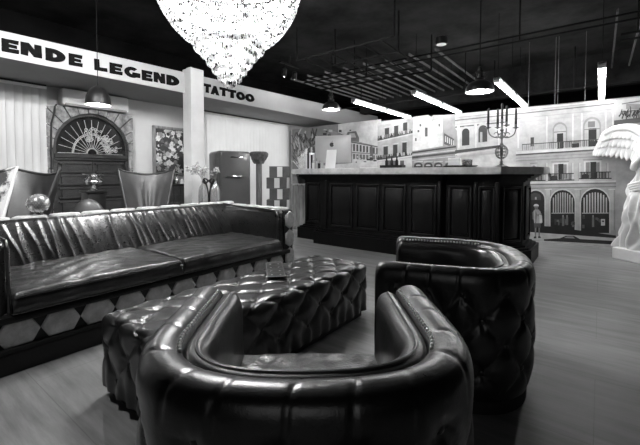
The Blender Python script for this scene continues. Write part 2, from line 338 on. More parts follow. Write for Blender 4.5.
MURAL=[(0.36,[(-6.3,0),(2.6,0),(2.6,2.25),(-6.3,2.25)]),
(0.22,[(-6.293,2.256),(-4.675,2.281),(-4.671,1.212),(-6.299,0.323)]),
(0.62,[(-4.869,2.279),(-3.755,2.294),(-3.748,1.206),(-4.866,1.213)]),
(0.62,[(-2.201,2.248),(0.16,2.231),(0.206,0.127),(-1.047,0.059),(-1.066,1.188),(-2.188,1.196)]),
(0.58,[(0.16,2.231),(0.431,2.234),(1.043,2.224),(1.099,0.02),(0.206,0.127)]),
(0.04,[(-6.053,1.689),(-6.028,1.808),(-5.992,1.791),(-6.003,1.667)]),
(0.07,[(-5.743,1.39),(-5.728,1.521),(-5.694,1.505),(-5.696,1.369)]),
(0.07,[(-5.427,1.723),(-5.429,1.896),(-5.396,1.88),(-5.382,1.702)]),
(0.04,[(-6.057,2.004),(-6.088,2.196),(-6.051,2.179),(-6.008,1.982)]),
(0.12,[(-5.688,2.052),(-5.658,2.214),(-5.624,2.197),(-5.641,2.029)]),
(0.5,[(-5.6,1.454),(-5.581,1.558),(-5.547,1.543),(-5.554,1.433)]),
(0.5,[(-5.654,1.378),(-5.592,1.489),(-5.557,1.473),(-5.607,1.358)]),
(0.5,[(-5.452,1.983),(-5.534,2.085),(-5.5,2.069),(-5.407,1.961)]),
(0.12,[(-6.072,1.35),(-6.04,1.478),(-6.004,1.462),(-6.022,1.329)]),
(0.5,[(-5.897,1.453),(-5.885,1.598),(-5.849,1.582),(-5.849,1.432)]),
(0.12,[(-5.761,1.394),(-5.65,1.523),(-5.615,1.508),(-5.713,1.373)]),
(0.04,[(-5.431,1.568),(-5.377,1.647),(-5.343,1.631),(-5.385,1.547)]),
(0.12,[(-5.654,1.935),(-5.628,2.107),(-5.593,2.09),(-5.607,1.913)]),
(0.12,[(-6.151,1.743),(-6.151,1.899),(-6.114,1.882),(-6.101,1.721)]),
(0.5,[(-5.583,1.776),(-5.612,1.866),(-5.578,1.849),(-5.537,1.754)]),
(0.12,[(-5.525,2.057),(-5.627,2.188),(-5.593,2.171),(-5.479,2.035)]),
(0.04,[(-5.789,1.38),(-5.833,1.484),(-5.798,1.469),(-5.741,1.36)]),
(0.07,[(-5.991,2.06),(-6.1,2.192),(-6.064,2.175),(-5.942,2.037)]),
(0.12,[(-5.447,1.861),(-5.412,1.96),(-5.378,1.943),(-5.401,1.84)]),
(0.5,[(-5.989,1.354),(-6.022,1.541),(-5.986,1.525),(-5.94,1.333)]),
(0.04,[(-5.528,1.792),(-5.47,1.961),(-5.437,1.944),(-5.481,1.771)]),
(0.07,[(-5.731,1.364),(-5.743,1.501),(-5.708,1.485),(-5.684,1.344)]),
(0.12,[(-5.474,1.75),(-5.505,1.852),(-5.471,1.836),(-5.429,1.729)]),
(0.07,[(-6.25,1.801),(-6.364,1.931),(-6.326,1.913),(-6.199,1.779)]),
(0.12,[(-6.208,1.627),(-6.162,1.756),(-6.125,1.74),(-6.157,1.605)]),
(0.04,[(-5.74,1.886),(-5.716,2.017),(-5.681,2.001),(-5.692,1.864)]),
(0.12,[(-5.453,1.893),(-5.43,2.018),(-5.397,2.001),(-5.407,1.871)]),
(0.12,[(-6.104,1.98),(-6.003,2.126),(-5.967,2.109),(-6.055,1.957)]),
(0.07,[(-5.999,1.821),(-6.126,1.97),(-6.089,1.953),(-5.95,1.798)]),
(0.07,[(-5.991,1.944),(-6.063,2.115),(-6.026,2.098),(-5.942,1.921)]),
(0.12,[(-5.683,1.592),(-5.667,1.676),(-5.632,1.66),(-5.636,1.571)]),
(0.04,[(-5.686,1.926),(-5.558,2.058),(-5.524,2.042),(-5.638,1.904)]),
(0.07,[(-5.969,1.601),(-5.979,1.787),(-5.943,1.77),(-5.92,1.579)]),
(0.07,[(-5.594,2.069),(-5.647,2.258),(-5.613,2.241),(-5.548,2.047)]),
(0.12,[(-5.532,1.828),(-5.642,1.985),(-5.608,1.968),(-5.486,1.807)]),
(0.5,[(-5.756,1.775),(-5.675,1.893),(-5.64,1.877),(-5.709,1.753)]),
(0.5,[(-5.96,1.787),(-5.976,1.915),(-5.94,1.898),(-5.911,1.765)]),
(0.5,[(-6.123,2.127),(-5.996,2.286),(-5.961,2.268),(-6.073,2.103)]),
(0.5,[(-5.782,1.329),(-5.899,1.468),(-5.864,1.452),(-5.734,1.309)]),
(0.12,[(-5.554,1.578),(-5.598,1.711),(-5.564,1.695),(-5.508,1.557)]),
(0.04,[(-5.512,1.422),(-5.38,1.561),(-5.347,1.546),(-5.466,1.402)]),
(0.07,[(-5.575,2.06),(-5.513,2.23),(-5.479,2.213),(-5.529,2.037)]),
(0.04,[(-5.506,1.393),(-5.611,1.512),(-5.577,1.497),(-5.46,1.372)]),
(0.5,[(-6.109,1.888),(-6.098,2.046),(-6.061,2.029),(-6.06,1.865)]),
(0.5,[(-6.215,1.395),(-6.269,1.477),(-6.231,1.461),(-6.164,1.374)]),
(0.04,[(-5.574,2.047),(-5.632,2.14),(-5.598,2.123),(-5.528,2.025)]),
(0.04,[(-6.111,1.491),(-6.008,1.663),(-5.972,1.647),(-6.061,1.47)]),
(0.07,[(-5.841,1.66),(-5.785,1.774),(-5.75,1.757),(-5.793,1.638)]),
(0.04,[(-6.027,1.701),(-6.029,1.83),(-5.993,1.813),(-5.977,1.68)]),
(0.5,[(-5.538,1.49),(-5.592,1.558),(-5.557,1.542),(-5.492,1.47)]),
(0.12,[(-5.444,1.426),(-5.442,1.509),(-5.408,1.494),(-5.398,1.406)]),
(0.12,[(-6.122,2.073),(-6.142,2.197),(-6.105,2.179),(-6.072,2.049)]),
(0.04,[(-5.947,1.967),(-6.016,2.074),(-5.98,2.057),(-5.899,1.944)]),
(0.12,[(-5.652,1.802),(-5.693,1.881),(-5.659,1.865),(-5.605,1.781)]),
(0.04,[(-5.864,1.598),(-5.827,1.735),(-5.792,1.719),(-5.815,1.576)]),
(0.12,[(-5.728,1.765),(-5.726,1.885),(-5.691,1.868),(-5.681,1.744)]),
(0.12,[(-5.898,1.564),(-5.95,1.691),(-5.914,1.675),(-5.849,1.542)]),
(0.04,[(-5.669,2.045),(-5.681,2.17),(-5.646,2.153),(-5.622,2.022)]),
(0.12,[(-5.474,1.799),(-5.386,1.96),(-5.352,1.944),(-5.428,1.778)]),
(0.5,[(-6.154,1.574),(-6.072,1.755),(-6.036,1.739),(-6.104,1.552)]),
(0.04,[(-5.692,1.527),(-5.78,1.655),(-5.745,1.639),(-5.645,1.506)]),
(0.04,[(-5.852,1.926),(-5.843,2.047),(-5.808,2.03),(-5.804,1.904)]),
(0.04,[(-5.699,1.808),(-5.74,1.981),(-5.705,1.965),(-5.651,1.786)]),
(0.12,[(-6.237,2.044),(-6.187,2.173),(-6.15,2.155),(-6.186,2.021)]),
(0.07,[(-5.765,1.477),(-5.729,1.549),(-5.694,1.534),(-5.717,1.456)]),
(0.12,[(-6.167,1.527),(-6.303,1.698),(-6.265,1.681),(-6.117,1.506)]),
(0.07,[(-5.528,1.952),(-5.463,2.012),(-5.43,1.996),(-5.482,1.93)]),
(0.5,[(-5.869,1.558),(-5.943,1.744),(-5.907,1.728),(-5.821,1.537)]),
(0.07,[(-5.473,1.658),(-5.506,1.847),(-5.473,1.831),(-5.427,1.637)]),
(0.5,[(-5.445,1.768),(-5.53,1.921),(-5.496,1.904),(-5.4,1.747)]),
(0.5,[(-6.123,1.807),(-6.224,1.984),(-6.187,1.967),(-6.073,1.785)]),
(0.07,[(-5.626,1.382),(-5.635,1.518),(-5.601,1.503),(-5.579,1.361)]),
(0.07,[(-6.141,1.524),(-6.136,1.618),(-6.099,1.602),(-6.091,1.502)]),
(0.5,[(-5.542,1.675),(-5.491,1.835),(-5.457,1.819),(-5.496,1.654)]),
(0.12,[(-5.751,1.646),(-5.626,1.809),(-5.591,1.792),(-5.704,1.625)]),
(0.12,[(-6.24,1.748),(-6.305,1.866),(-6.268,1.849),(-6.189,1.726)]),
(0.5,[(-6.052,1.738),(-6.072,1.922),(-6.036,1.906),(-6.003,1.716)]),
(0.04,[(-5.664,1.939),(-5.568,2.057),(-5.534,2.04),(-5.617,1.917)]),
(0.04,[(-5.847,1.541),(-5.872,1.722),(-5.836,1.705),(-5.798,1.52)]),
(0.04,[(-5.857,1.931),(-5.817,2.027),(-5.782,2.01),(-5.809,1.909)]),
(0.12,[(-5.457,1.427),(-5.505,1.523),(-5.471,1.508),(-5.411,1.407)]),
(0.12,[(-6.14,1.629),(-6.258,1.769),(-6.221,1.752),(-6.09,1.607)]),
(0.04,[(-6.111,2.093),(-6.175,2.184),(-6.138,2.166),(-6.061,2.07)]),
(0.5,[(-6.156,1.919),(-6.296,2.088),(-6.259,2.07),(-6.106,1.896)]),
(0.5,[(-5.764,1.574),(-5.783,1.649),(-5.747,1.633),(-5.716,1.553)]),
(0.5,[(-5.931,2.056),(-5.864,2.197),(-5.829,2.18),(-5.883,2.033)]),
(0.5,[(-5.922,1.684),(-5.954,1.772),(-5.918,1.755),(-5.874,1.662)]),
(0.12,[(-6.162,1.415),(-6.285,1.586),(-6.248,1.57),(-6.112,1.394)]),
(0.12,[(-5.683,1.813),(-5.645,1.936),(-5.61,1.92),(-5.636,1.791)]),
(0.04,[(-6.167,1.368),(-6.15,1.486),(-6.113,1.47),(-6.117,1.347)]),
(0.07,[(-5.692,1.703),(-5.718,1.783),(-5.683,1.767),(-5.645,1.682)]),
(0.5,[(-5.71,1.53),(-5.727,1.622),(-5.692,1.606),(-5.663,1.509)]),
(0.5,[(-6.153,1.378),(-6.178,1.471),(-6.141,1.455),(-6.103,1.357)]),
(0.07,[(-5.785,1.597),(-5.822,1.726),(-5.787,1.71),(-5.737,1.576)]),
(0.5,[(-5.66,2.016),(-5.649,2.11),(-5.615,2.094),(-5.614,1.994)]),
(0.04,[(-5.949,1.907),(-5.871,2.01),(-5.836,1.993),(-5.9,1.885)]),
(0.12,[(-5.848,1.898),(-5.839,2.057),(-5.804,2.04),(-5.8,1.875)]),
(0.5,[(-5.468,1.741),(-5.579,1.893),(-5.545,1.877),(-5.422,1.72)]),
(0.04,[(-5.546,2.006),(-5.611,2.102),(-5.576,2.086),(-5.5,1.984)]),
(0.5,[(-5.777,1.389),(-5.746,1.473),(-5.711,1.458),(-5.73,1.369)]),
(0.07,[(-5.69,1.795),(-5.801,1.975),(-5.766,1.959),(-5.642,1.774)]),
(0.07,[(-5.536,1.472),(-5.607,1.602),(-5.572,1.586),(-5.49,1.452)]),
(0.5,[(-6.083,1.927),(-6.211,2.079),(-6.174,2.061),(-6.034,1.904)]),
(0.12,[(-5.511,1.354),(-5.497,1.473),(-5.463,1.457),(-5.465,1.334)]),
(0.5,[(-5.72,1.336),(-5.769,1.491),(-5.734,1.475),(-5.673,1.315)]),
(0.07,[(-6.233,1.983),(-6.331,2.127),(-6.294,2.11),(-6.182,1.96)]),
(0.07,[(-5.837,1.697),(-5.9,1.822),(-5.865,1.806),(-5.789,1.676)]),
(0.12,[(-6.228,1.731),(-6.238,1.889),(-6.201,1.872),(-6.177,1.709)]),
(0.04,[(-5.456,1.398),(-5.413,1.478),(-5.379,1.463),(-5.411,1.377)]),
(0.04,[(-6.238,1.635),(-6.234,1.776),(-6.197,1.759),(-6.188,1.613)]),
(0.07,[(-5.48,1.839),(-5.419,2.006),(-5.386,1.99),(-5.434,1.817)]),
(0.04,[(-6.19,1.454),(-6.319,1.604),(-6.281,1.588),(-6.14,1.433)]),
(0.07,[(-5.633,1.83),(-5.513,1.967),(-5.479,1.95),(-5.586,1.808)]),
(0.04,[(-5.884,1.513),(-5.966,1.635),(-5.93,1.619),(-5.835,1.492)]),
(0.5,[(-5.908,1.443),(-5.933,1.606),(-5.897,1.59),(-5.859,1.423)]),
(0.12,[(-5.666,1.68),(-5.632,1.801),(-5.597,1.784),(-5.619,1.659)]),
(0.5,[(-6.24,1.766),(-6.252,1.931),(-6.215,1.914),(-6.189,1.744)]),
(0.12,[(-5.504,1.532),(-5.526,1.649),(-5.492,1.633),(-5.458,1.512)]),
(0.12,[(-5.75,1.93),(-5.784,2.001),(-5.749,1.985),(-5.703,1.908)]),
(0.07,[(-6.134,1.76),(-6.181,1.856),(-6.144,1.839),(-6.085,1.738)]),
(0.07,[(-5.76,1.71),(-5.846,1.851),(-5.811,1.835),(-5.713,1.688)]),
(0.12,[(-5.878,1.968),(-5.902,2.147),(-5.867,2.13),(-5.83,1.945)]),
(0.5,[(-5.908,1.557),(-5.919,1.638),(-5.884,1.621),(-5.86,1.535)]),
(0.5,[(-5.837,1.391),(-5.911,1.568),(-5.875,1.552),(-5.789,1.371)]),
(0.04,[(-5.851,1.982),(-5.886,2.133),(-5.851,2.116),(-5.803,1.96)]),
(0.5,[(-5.752,1.47),(-5.667,1.555),(-5.633,1.54),(-5.705,1.449)]),
(0.04,[(-5.593,1.346),(-5.576,1.478),(-5.542,1.462),(-5.546,1.326)]),
(0.5,[(-5.572,1.605),(-5.644,1.708),(-5.609,1.692),(-5.526,1.584)]),
(0.04,[(-5.448,1.629),(-5.5,1.692),(-5.466,1.676),(-5.403,1.608)]),
(0.12,[(-6.244,1.729),(-6.312,1.86),(-6.275,1.843),(-6.193,1.707)]),
(0.08,[(-5.928,1.719),(-5.876,1.742),(-5.877,1.27),(-5.929,1.27)]),
(0.65,[(-5.847,1.736),(-5.795,1.759),(-5.796,1.269),(-5.847,1.269)]),
(0.08,[(-5.766,1.753),(-5.716,1.775),(-5.716,1.268),(-5.767,1.269)]),
(0.65,[(-5.687,1.769),(-5.637,1.791),(-5.637,1.267),(-5.688,1.268)]),
(0.08,[(-5.609,1.785),(-5.559,1.807),(-5.559,1.266),(-5.609,1.267)]),
(0.65,[(-5.531,1.801),(-5.482,1.823),(-5.482,1.266),(-5.531,1.266)]),
(0.3,[(-5.454,1.966),(-5.214,2.071),(-5.01,2.128),(-4.812,2.068),(-4.646,1.965),(-4.484,1.888),(-3.775,1.699),(-3.773,1.399),(-4.482,1.369),(-5.454,1.314)]),
(0.62,[(-5.213,1.82),(-5.154,1.812),(-5.154,1.773),(-5.213,1.781)]),
(0.62,[(-5.081,1.932),(-5.026,1.924),(-5.026,1.88),(-5.081,1.888)]),
(0.5,[(-4.582,2.111),(-4.54,2.104),(-4.54,2.069),(-4.582,2.076)]),
(0.2,[(-4.947,1.966),(-4.86,1.954),(-4.86,1.897),(-4.946,1.908)]),
(0.62,[(-5.237,1.91),(-5.133,1.896),(-5.133,1.854),(-5.236,1.867)]),
(0.62,[(-4.6,2.012),(-4.538,2.003),(-4.538,1.967),(-4.6,1.976)]),
(0.07,[(-4.782,2.031),(-4.712,2.02),(-4.712,1.971),(-4.782,1.981)]),
(0.62,[(-4.607,1.891),(-4.576,1.887),(-4.576,1.862),(-4.607,1.866)]),
(0.04,[(-4.741,1.853),(-4.651,1.84),(-4.651,1.794),(-4.741,1.806)]),
(0.04,[(-5.306,2.106),(-5.198,2.09),(-5.198,2.034),(-5.306,2.049)]),
(0.5,[(-4.996,1.838),(-4.882,1.823),(-4.882,1.805),(-4.996,1.819)]),
(0.04,[(-5.219,1.891),(-5.159,1.883),(-5.159,1.851),(-5.219,1.859)]),
(0.07,[(-4.995,1.866),(-4.946,1.86),(-4.946,1.839),(-4.995,1.846)]),
(0.2,[(-5.256,1.947),(-5.139,1.931),(-5.139,1.908),(-5.256,1.924)]),
(0.2,[(-5.137,2.105),(-5.063,2.094),(-5.063,2.054),(-5.137,2.065)]),
(0.2,[(-4.613,2.029),(-4.523,2.016),(-4.523,1.979),(-4.613,1.992)]),
(0.04,[(-4.849,2.147),(-4.771,2.135),(-4.771,2.081),(-4.849,2.093)]),
(0.5,[(-5.302,1.836),(-5.264,1.831),(-5.264,1.792),(-5.302,1.797)]),
(0.2,[(-5.194,1.874),(-5.155,1.869),(-5.155,1.829),(-5.194,1.834)]),
(0.62,[(-4.81,1.902),(-4.732,1.891),(-4.732,1.854),(-4.81,1.865)]),
(0.2,[(-5.293,1.877),(-5.224,1.868),(-5.224,1.832),(-5.293,1.841)]),
(0.5,[(-5.288,2.192),(-5.194,2.177),(-5.194,2.155),(-5.288,2.169)]),
(0.04,[(-5.086,1.998),(-4.977,1.982),(-4.977,1.935),(-5.086,1.95)]),
(0.04,[(-5.069,1.884),(-4.988,1.873),(-4.988,1.846),(-5.069,1.856)]),
(0.5,[(-5.082,1.805),(-5.032,1.799),(-5.032,1.762),(-5.082,1.768)]),
(0.07,[(-5.169,2.064),(-5.076,2.05),(-5.076,1.995),(-5.169,2.008)]),
(0.2,[(-4.549,1.919),(-4.454,1.905),(-4.454,1.873),(-4.549,1.886)]),
(0.62,[(-5.222,1.953),(-5.15,1.943),(-5.15,1.892),(-5.222,1.901)]),
(0.04,[(-5.033,1.802),(-4.979,1.796),(-4.979,1.738),(-5.033,1.744)]),
(0.07,[(-5.228,2.154),(-5.172,2.145),(-5.172,2.105),(-5.228,2.113)]),
(0.07,[(-4.835,2.146),(-4.784,2.138),(-4.784,2.102),(-4.835,2.11)]),
(0.5,[(-5.087,1.901),(-5.045,1.895),(-5.045,1.858),(-5.087,1.863)]),
(0.07,[(-4.612,1.984),(-4.573,1.978),(-4.573,1.929),(-4.612,1.934)]),
(0.5,[(-4.783,1.798),(-4.677,1.784),(-4.677,1.748),(-4.783,1.762)]),
(0.2,[(-4.587,1.971),(-4.542,1.965),(-4.541,1.908),(-4.586,1.914)]),
(0.5,[(-5.136,2.172),(-5.03,2.156),(-5.03,2.103),(-5.136,2.119)]),
(0.2,[(-5.128,2.092),(-5.098,2.087),(-5.098,2.063),(-5.128,2.067)]),
(0.07,[(-4.927,1.969),(-4.818,1.954),(-4.818,1.935),(-4.927,1.95)]),
(0.5,[(-4.551,1.853),(-4.446,1.839),(-4.445,1.789),(-4.551,1.803)]),
(0.07,[(-4.555,2.128),(-4.509,2.121),(-4.509,2.092),(-4.555,2.099)]),
(0.16,[(-4.674,1.944),(-4.606,2.076),(-4.379,2.083),(-4.3,1.922),(-4.3,1.833),(-4.673,1.899)]),
(0.5,[(-4.578,1.95),(-4.552,2.039),(-4.419,2.041),(-4.379,1.938)]),
(0.62,[(-4.484,1.832),(-3.775,1.688),(-3.773,1.399),(-4.482,1.369)]),
(0.1,[(-4.457,1.797),(-4.407,1.794),(-4.406,1.637),(-4.457,1.639)]),
(0.18,[(-4.462,1.572),(-4.398,1.57),(-4.398,1.446),(-4.461,1.448)]),
(0.1,[(-4.37,1.78),(-4.321,1.778),(-4.32,1.625),(-4.37,1.627)]),
(0.18,[(-4.375,1.564),(-4.312,1.562),(-4.311,1.444),(-4.374,1.446)]),
(0.1,[(-4.284,1.764),(-4.235,1.761),(-4.234,1.613),(-4.284,1.615)]),
(0.18,[(-4.288,1.557),(-4.226,1.555),(-4.226,1.442),(-4.288,1.443)]),
(0.1,[(-4.199,1.747),(-4.151,1.745),(-4.15,1.601),(-4.198,1.603)]),
(0.18,[(-4.203,1.55),(-4.142,1.548),(-4.142,1.44),(-4.203,1.441)]),
(0.1,[(-4.115,1.731),(-4.067,1.729),(-4.067,1.589),(-4.115,1.591)]),
(0.18,[(-4.119,1.543),(-4.059,1.541),(-4.058,1.438),(-4.119,1.439)]),
(0.1,[(-4.032,1.716),(-3.985,1.714),(-3.984,1.578),(-4.032,1.579)]),
(0.18,[(-4.036,1.536),(-3.977,1.534),(-3.976,1.436),(-4.036,1.437)]),
(0.1,[(-3.95,1.7),(-3.904,1.698),(-3.903,1.566),(-3.95,1.568)]),
(0.18,[(-3.954,1.529),(-3.895,1.527),(-3.895,1.434),(-3.954,1.435)]),
(0.1,[(-3.87,1.685),(-3.823,1.683),(-3.823,1.555),(-3.869,1.556)]),
(0.18,[(-3.873,1.522),(-3.815,1.52),(-3.815,1.432),(-3.873,1.434)]),
(0.12,[(-4.511,1.858),(-3.775,1.705),(-3.775,1.68),(-4.511,1.831)]),
(0.2,[(-4.483,1.617),(-3.774,1.553),(-3.774,1.532),(-4.483,1.595)]),
(0.14,[(-4.02,1.71),(-3.983,1.752),(-3.945,1.685),(-3.944,1.381),(-4.018,1.382)]),
(0.66,[(-5.454,1.314),(-4.482,1.369),(-3.423,1.454),(-2.476,1.391),(-1.098,1.291),(-1.096,1.154),(-5.455,1.169)]),
(0.6,[(-3.838,1.382),(-3.774,1.381),(-3.774,1.366),(-3.838,1.367)]),
(0.1,[(-4.254,1.482),(-4.196,1.48),(-4.196,1.461),(-4.254,1.463)]),
(0.6,[(-4.45,1.458),(-4.345,1.456),(-4.345,1.439),(-4.45,1.441)]),
(0.05,[(-3.936,1.425),(-3.857,1.424),(-3.857,1.392),(-3.936,1.394)]),
(0.1,[(-4.181,1.402),(-4.113,1.401),(-4.113,1.381),(-4.181,1.383)]),
(0.6,[(-4.358,1.521),(-4.327,1.52),(-4.327,1.488),(-4.358,1.489)]),
(0.6,[(-4.147,1.437),(-4.083,1.435),(-4.083,1.414),(-4.147,1.415)]),
(0.05,[(-4.026,1.469),(-3.95,1.467),(-3.95,1.432),(-4.026,1.434)]),
(0.1,[(-4.086,1.453),(-4.027,1.451),(-4.027,1.432),(-4.086,1.433)]),
(0.6,[(-4.294,1.477),(-4.256,1.476),(-4.256,1.456),(-4.294,1.457)]),
(0.05,[(-4.103,1.453),(-4.016,1.45),(-4.016,1.417),(-4.103,1.419)]),
(0.6,[(-4.04,1.509),(-3.971,1.507),(-3.97,1.492),(-4.04,1.494)]),
(0.1,[(-4.39,1.401),(-4.355,1.4),(-4.355,1.372),(-4.389,1.373)]),
(0.6,[(-4.211,1.439),(-4.151,1.438),(-4.151,1.418),(-4.211,1.419)]),
(0.44,[(-3.839,2.216),(-3.034,2.27),(-3.024,1.201),(-3.833,1.271)]),
(0.52,[(-3.839,2.216),(-3.034,2.27),(-3.034,2.219),(-3.838,2.163)]),
(0.05,[(-3.664,2.088),(-3.566,2.094),(-3.564,1.852),(-3.662,1.844)]),
(0.6,[(-3.688,2.118),(-3.548,2.124),(-3.547,2.109),(-3.688,2.103)]),
(0.05,[(-3.451,2.122),(-3.356,2.127),(-3.354,1.89),(-3.449,1.882)]),
(0.6,[(-3.474,2.152),(-3.339,2.157),(-3.339,2.143),(-3.474,2.137)]),
(0.05,[(-3.25,2.171),(-3.158,2.176),(-3.156,1.933),(-3.248,1.926)]),
(0.6,[(-3.272,2.201),(-3.141,2.206),(-3.141,2.191),(-3.272,2.186)]),
(0.06,[(-3.837,1.888),(-3.042,1.999),(-3.042,1.949),(-3.836,1.83)]),
(0.62,[(-3.849,1.831),(-3.031,1.944),(-3.031,1.92),(-3.848,1.805)]),
(0.2,[(-3.825,1.937),(-3.791,1.935),(-3.791,1.862),(-3.825,1.864)]),
(0.04,[(-3.775,1.943),(-3.741,1.941),(-3.741,1.869),(-3.774,1.871)]),
(0.5,[(-3.724,1.949),(-3.691,1.947),(-3.691,1.875),(-3.724,1.877)]),
(0.2,[(-3.675,1.956),(-3.642,1.953),(-3.641,1.882),(-3.674,1.884)]),
(0.2,[(-3.625,1.962),(-3.593,1.96),(-3.592,1.888),(-3.625,1.89)]),
(0.2,[(-3.577,1.968),(-3.544,1.966),(-3.544,1.894),(-3.576,1.896)]),
(0.04,[(-3.528,1.974),(-3.496,1.972),(-3.495,1.901),(-3.527,1.903)]),
(0.2,[(-3.48,1.98),(-3.448,1.978),(-3.447,1.907),(-3.479,1.909)]),
(0.04,[(-3.432,1.986),(-3.4,1.983),(-3.4,1.913),(-3.431,1.915)]),
(0.04,[(-3.384,1.991),(-3.353,1.989),(-3.352,1.919),(-3.384,1.921)]),
(0.2,[(-3.337,1.997),(-3.306,1.995),(-3.306,1.925),(-3.337,1.927)]),
(0.2,[(-3.291,2.003),(-3.26,2.001),(-3.259,1.931),(-3.29,1.933)]),
(0.5,[(-3.244,2.009),(-3.213,2.007),(-3.213,1.937),(-3.244,1.939)]),
(0.2,[(-3.198,2.015),(-3.168,2.012),(-3.167,1.943),(-3.198,1.945)]),
(0.5,[(-3.152,2.02),(-3.122,2.018),(-3.121,1.949),(-3.152,1.951)]),
(0.2,[(-3.107,2.026),(-3.077,2.024),(-3.076,1.955),(-3.106,1.957)]),
(0.05,[(-3.694,1.7),(-3.591,1.707),(-3.589,1.464),(-3.693,1.455)]),
(0.6,[(-3.718,1.729),(-3.568,1.737),(-3.568,1.722),(-3.718,1.714)]),
(0.05,[(-3.471,1.727),(-3.371,1.734),(-3.369,1.49),(-3.469,1.48)]),
(0.6,[(-3.494,1.757),(-3.349,1.764),(-3.349,1.749),(-3.494,1.742)]),
(0.05,[(-3.264,1.763),(-3.168,1.769),(-3.165,1.514),(-3.262,1.505)]),
(0.6,[(-3.287,1.791),(-3.146,1.798),(-3.146,1.784),(-3.287,1.777)]),
(0.07,[(-3.846,1.476),(-3.028,1.549),(-3.027,1.504),(-3.846,1.411)]),
(0.66,[(-3.846,1.415),(-3.027,1.497),(-3.027,1.471),(-3.846,1.387)]),
(0.04,[(-3.822,1.518),(-3.789,1.517),(-3.788,1.447),(-3.822,1.447)]),
(0.04,[(-3.772,1.523),(-3.738,1.522),(-3.738,1.451),(-3.771,1.452)]),
(0.2,[(-3.722,1.527),(-3.688,1.526),(-3.688,1.456),(-3.721,1.456)]),
(0.2,[(-3.672,1.531),(-3.639,1.53),(-3.638,1.46),(-3.671,1.461)]),
(0.2,[(-3.622,1.535),(-3.59,1.534),(-3.589,1.464),(-3.622,1.465)]),
(0.04,[(-3.573,1.539),(-3.541,1.538),(-3.54,1.469),(-3.573,1.47)]),
(0.2,[(-3.525,1.543),(-3.493,1.542),(-3.492,1.473),(-3.524,1.474)]),
(0.04,[(-3.477,1.547),(-3.444,1.546),(-3.444,1.477),(-3.476,1.478)]),
(0.04,[(-3.429,1.551),(-3.397,1.55),(-3.396,1.482),(-3.428,1.483)]),
(0.5,[(-3.381,1.555),(-3.349,1.554),(-3.349,1.486),(-3.38,1.487)]),
(0.04,[(-3.334,1.559),(-3.303,1.558),(-3.302,1.49),(-3.333,1.491)]),
(0.5,[(-3.287,1.563),(-3.256,1.562),(-3.255,1.494),(-3.286,1.495)]),
(0.5,[(-3.24,1.567),(-3.21,1.566),(-3.209,1.499),(-3.24,1.499)]),
(0.04,[(-3.194,1.571),(-3.164,1.57),(-3.163,1.503),(-3.194,1.504)]),
(0.5,[(-3.148,1.575),(-3.118,1.574),(-3.117,1.507),(-3.148,1.508)]),
(0.5,[(-3.103,1.579),(-3.073,1.578),(-3.072,1.511),(-3.102,1.512)]),
(0.62,[(-3.822,1.379),(-3.027,1.454),(-3.024,1.201),(-3.82,1.206)]),
(0.12,[(-3.631,1.407),(-3.538,1.405),(-3.537,1.247),(-3.63,1.247)]),
(0.12,[(-3.469,1.403),(-3.378,1.401),(-3.376,1.245),(-3.467,1.246)]),
(0.12,[(-3.31,1.399),(-3.221,1.398),(-3.22,1.243),(-3.309,1.244)]),
(0.74,[(-3.034,2.27),(-2.723,2.284),(-2.642,2.223),(-2.623,2.27),(-2.433,2.252),(-2.426,1.658),(-3.039,1.585)]),
(0.45,[(-2.623,2.27),(-2.433,2.252),(-2.433,2.194),(-2.642,2.155)]),
(0.12,[(-2.896,2.118),(-2.863,2.115),(-2.862,2.067),(-2.896,2.07)]),
(0.12,[(-2.937,2.001),(-2.899,1.999),(-2.899,1.955),(-2.936,1.957)]),
(0.12,[(-2.782,2.039),(-2.729,2.035),(-2.727,1.859),(-2.78,1.862)]),
(0.12,[(-2.988,1.845),(-2.954,1.843),(-2.954,1.783),(-2.987,1.784)]),
(0.12,[(-2.513,2.096),(-2.486,2.094),(-2.485,2.036),(-2.512,2.038)]),
(0.34,[(-2.433,2.252),(-2.37,2.227),(-2.16,1.927),(-2.155,1.533),(-2.426,1.639)]),
(0.1,[(-2.404,1.906),(-2.214,1.78),(-2.212,1.611),(-2.402,1.695)]),
(0.6,[(-2.384,1.847),(-2.365,1.846),(-2.364,1.732),(-2.383,1.733)]),
(0.6,[(-2.346,1.824),(-2.327,1.823),(-2.326,1.711),(-2.345,1.712)]),
(0.6,[(-2.308,1.801),(-2.289,1.8),(-2.288,1.69),(-2.306,1.691)]),
(0.6,[(-2.27,1.778),(-2.251,1.777),(-2.25,1.669),(-2.269,1.67)]),
(0.6,[(-2.232,1.755),(-2.214,1.754),(-2.212,1.648),(-2.231,1.649)]),
(0.3,[(-3.049,1.586),(-2.157,1.674),(-2.151,1.195),(-3.046,1.201)]),
(0.06,[(-3.049,1.566),(-2.175,1.651),(-2.175,1.62),(-3.049,1.533)]),
(0.08,[(-3.048,1.473),(-2.174,1.542),(-2.173,1.504),(-3.048,1.432)]),
(0.55,[(-3.049,1.512),(-2.174,1.582),(-2.174,1.561),(-3.048,1.49)]),
(0.5,[(-3.048,1.404),(-2.173,1.468),(-2.173,1.449),(-3.047,1.384)]),
(0.07,[(-2.825,1.233),(-2.826,1.293),(-2.83,1.311),(-2.843,1.328),(-2.862,1.341),(-2.887,1.349),(-2.915,1.352),(-2.942,1.349),(-2.967,1.341),(-2.987,1.327),(-3,1.311),(-3.004,1.292),(-3.003,1.231)]),
(0.5,[(-2.867,1.282),(-2.867,1.297),(-2.869,1.301),(-2.876,1.305),(-2.887,1.309),(-2.9,1.311),(-2.914,1.311),(-2.929,1.311),(-2.942,1.309),(-2.953,1.305),(-2.959,1.301),(-2.962,1.296),(-2.961,1.281)]),
(0.58,[(-3.009,1.371),(-2.82,1.379),(-2.82,1.363),(-3.009,1.354)]),
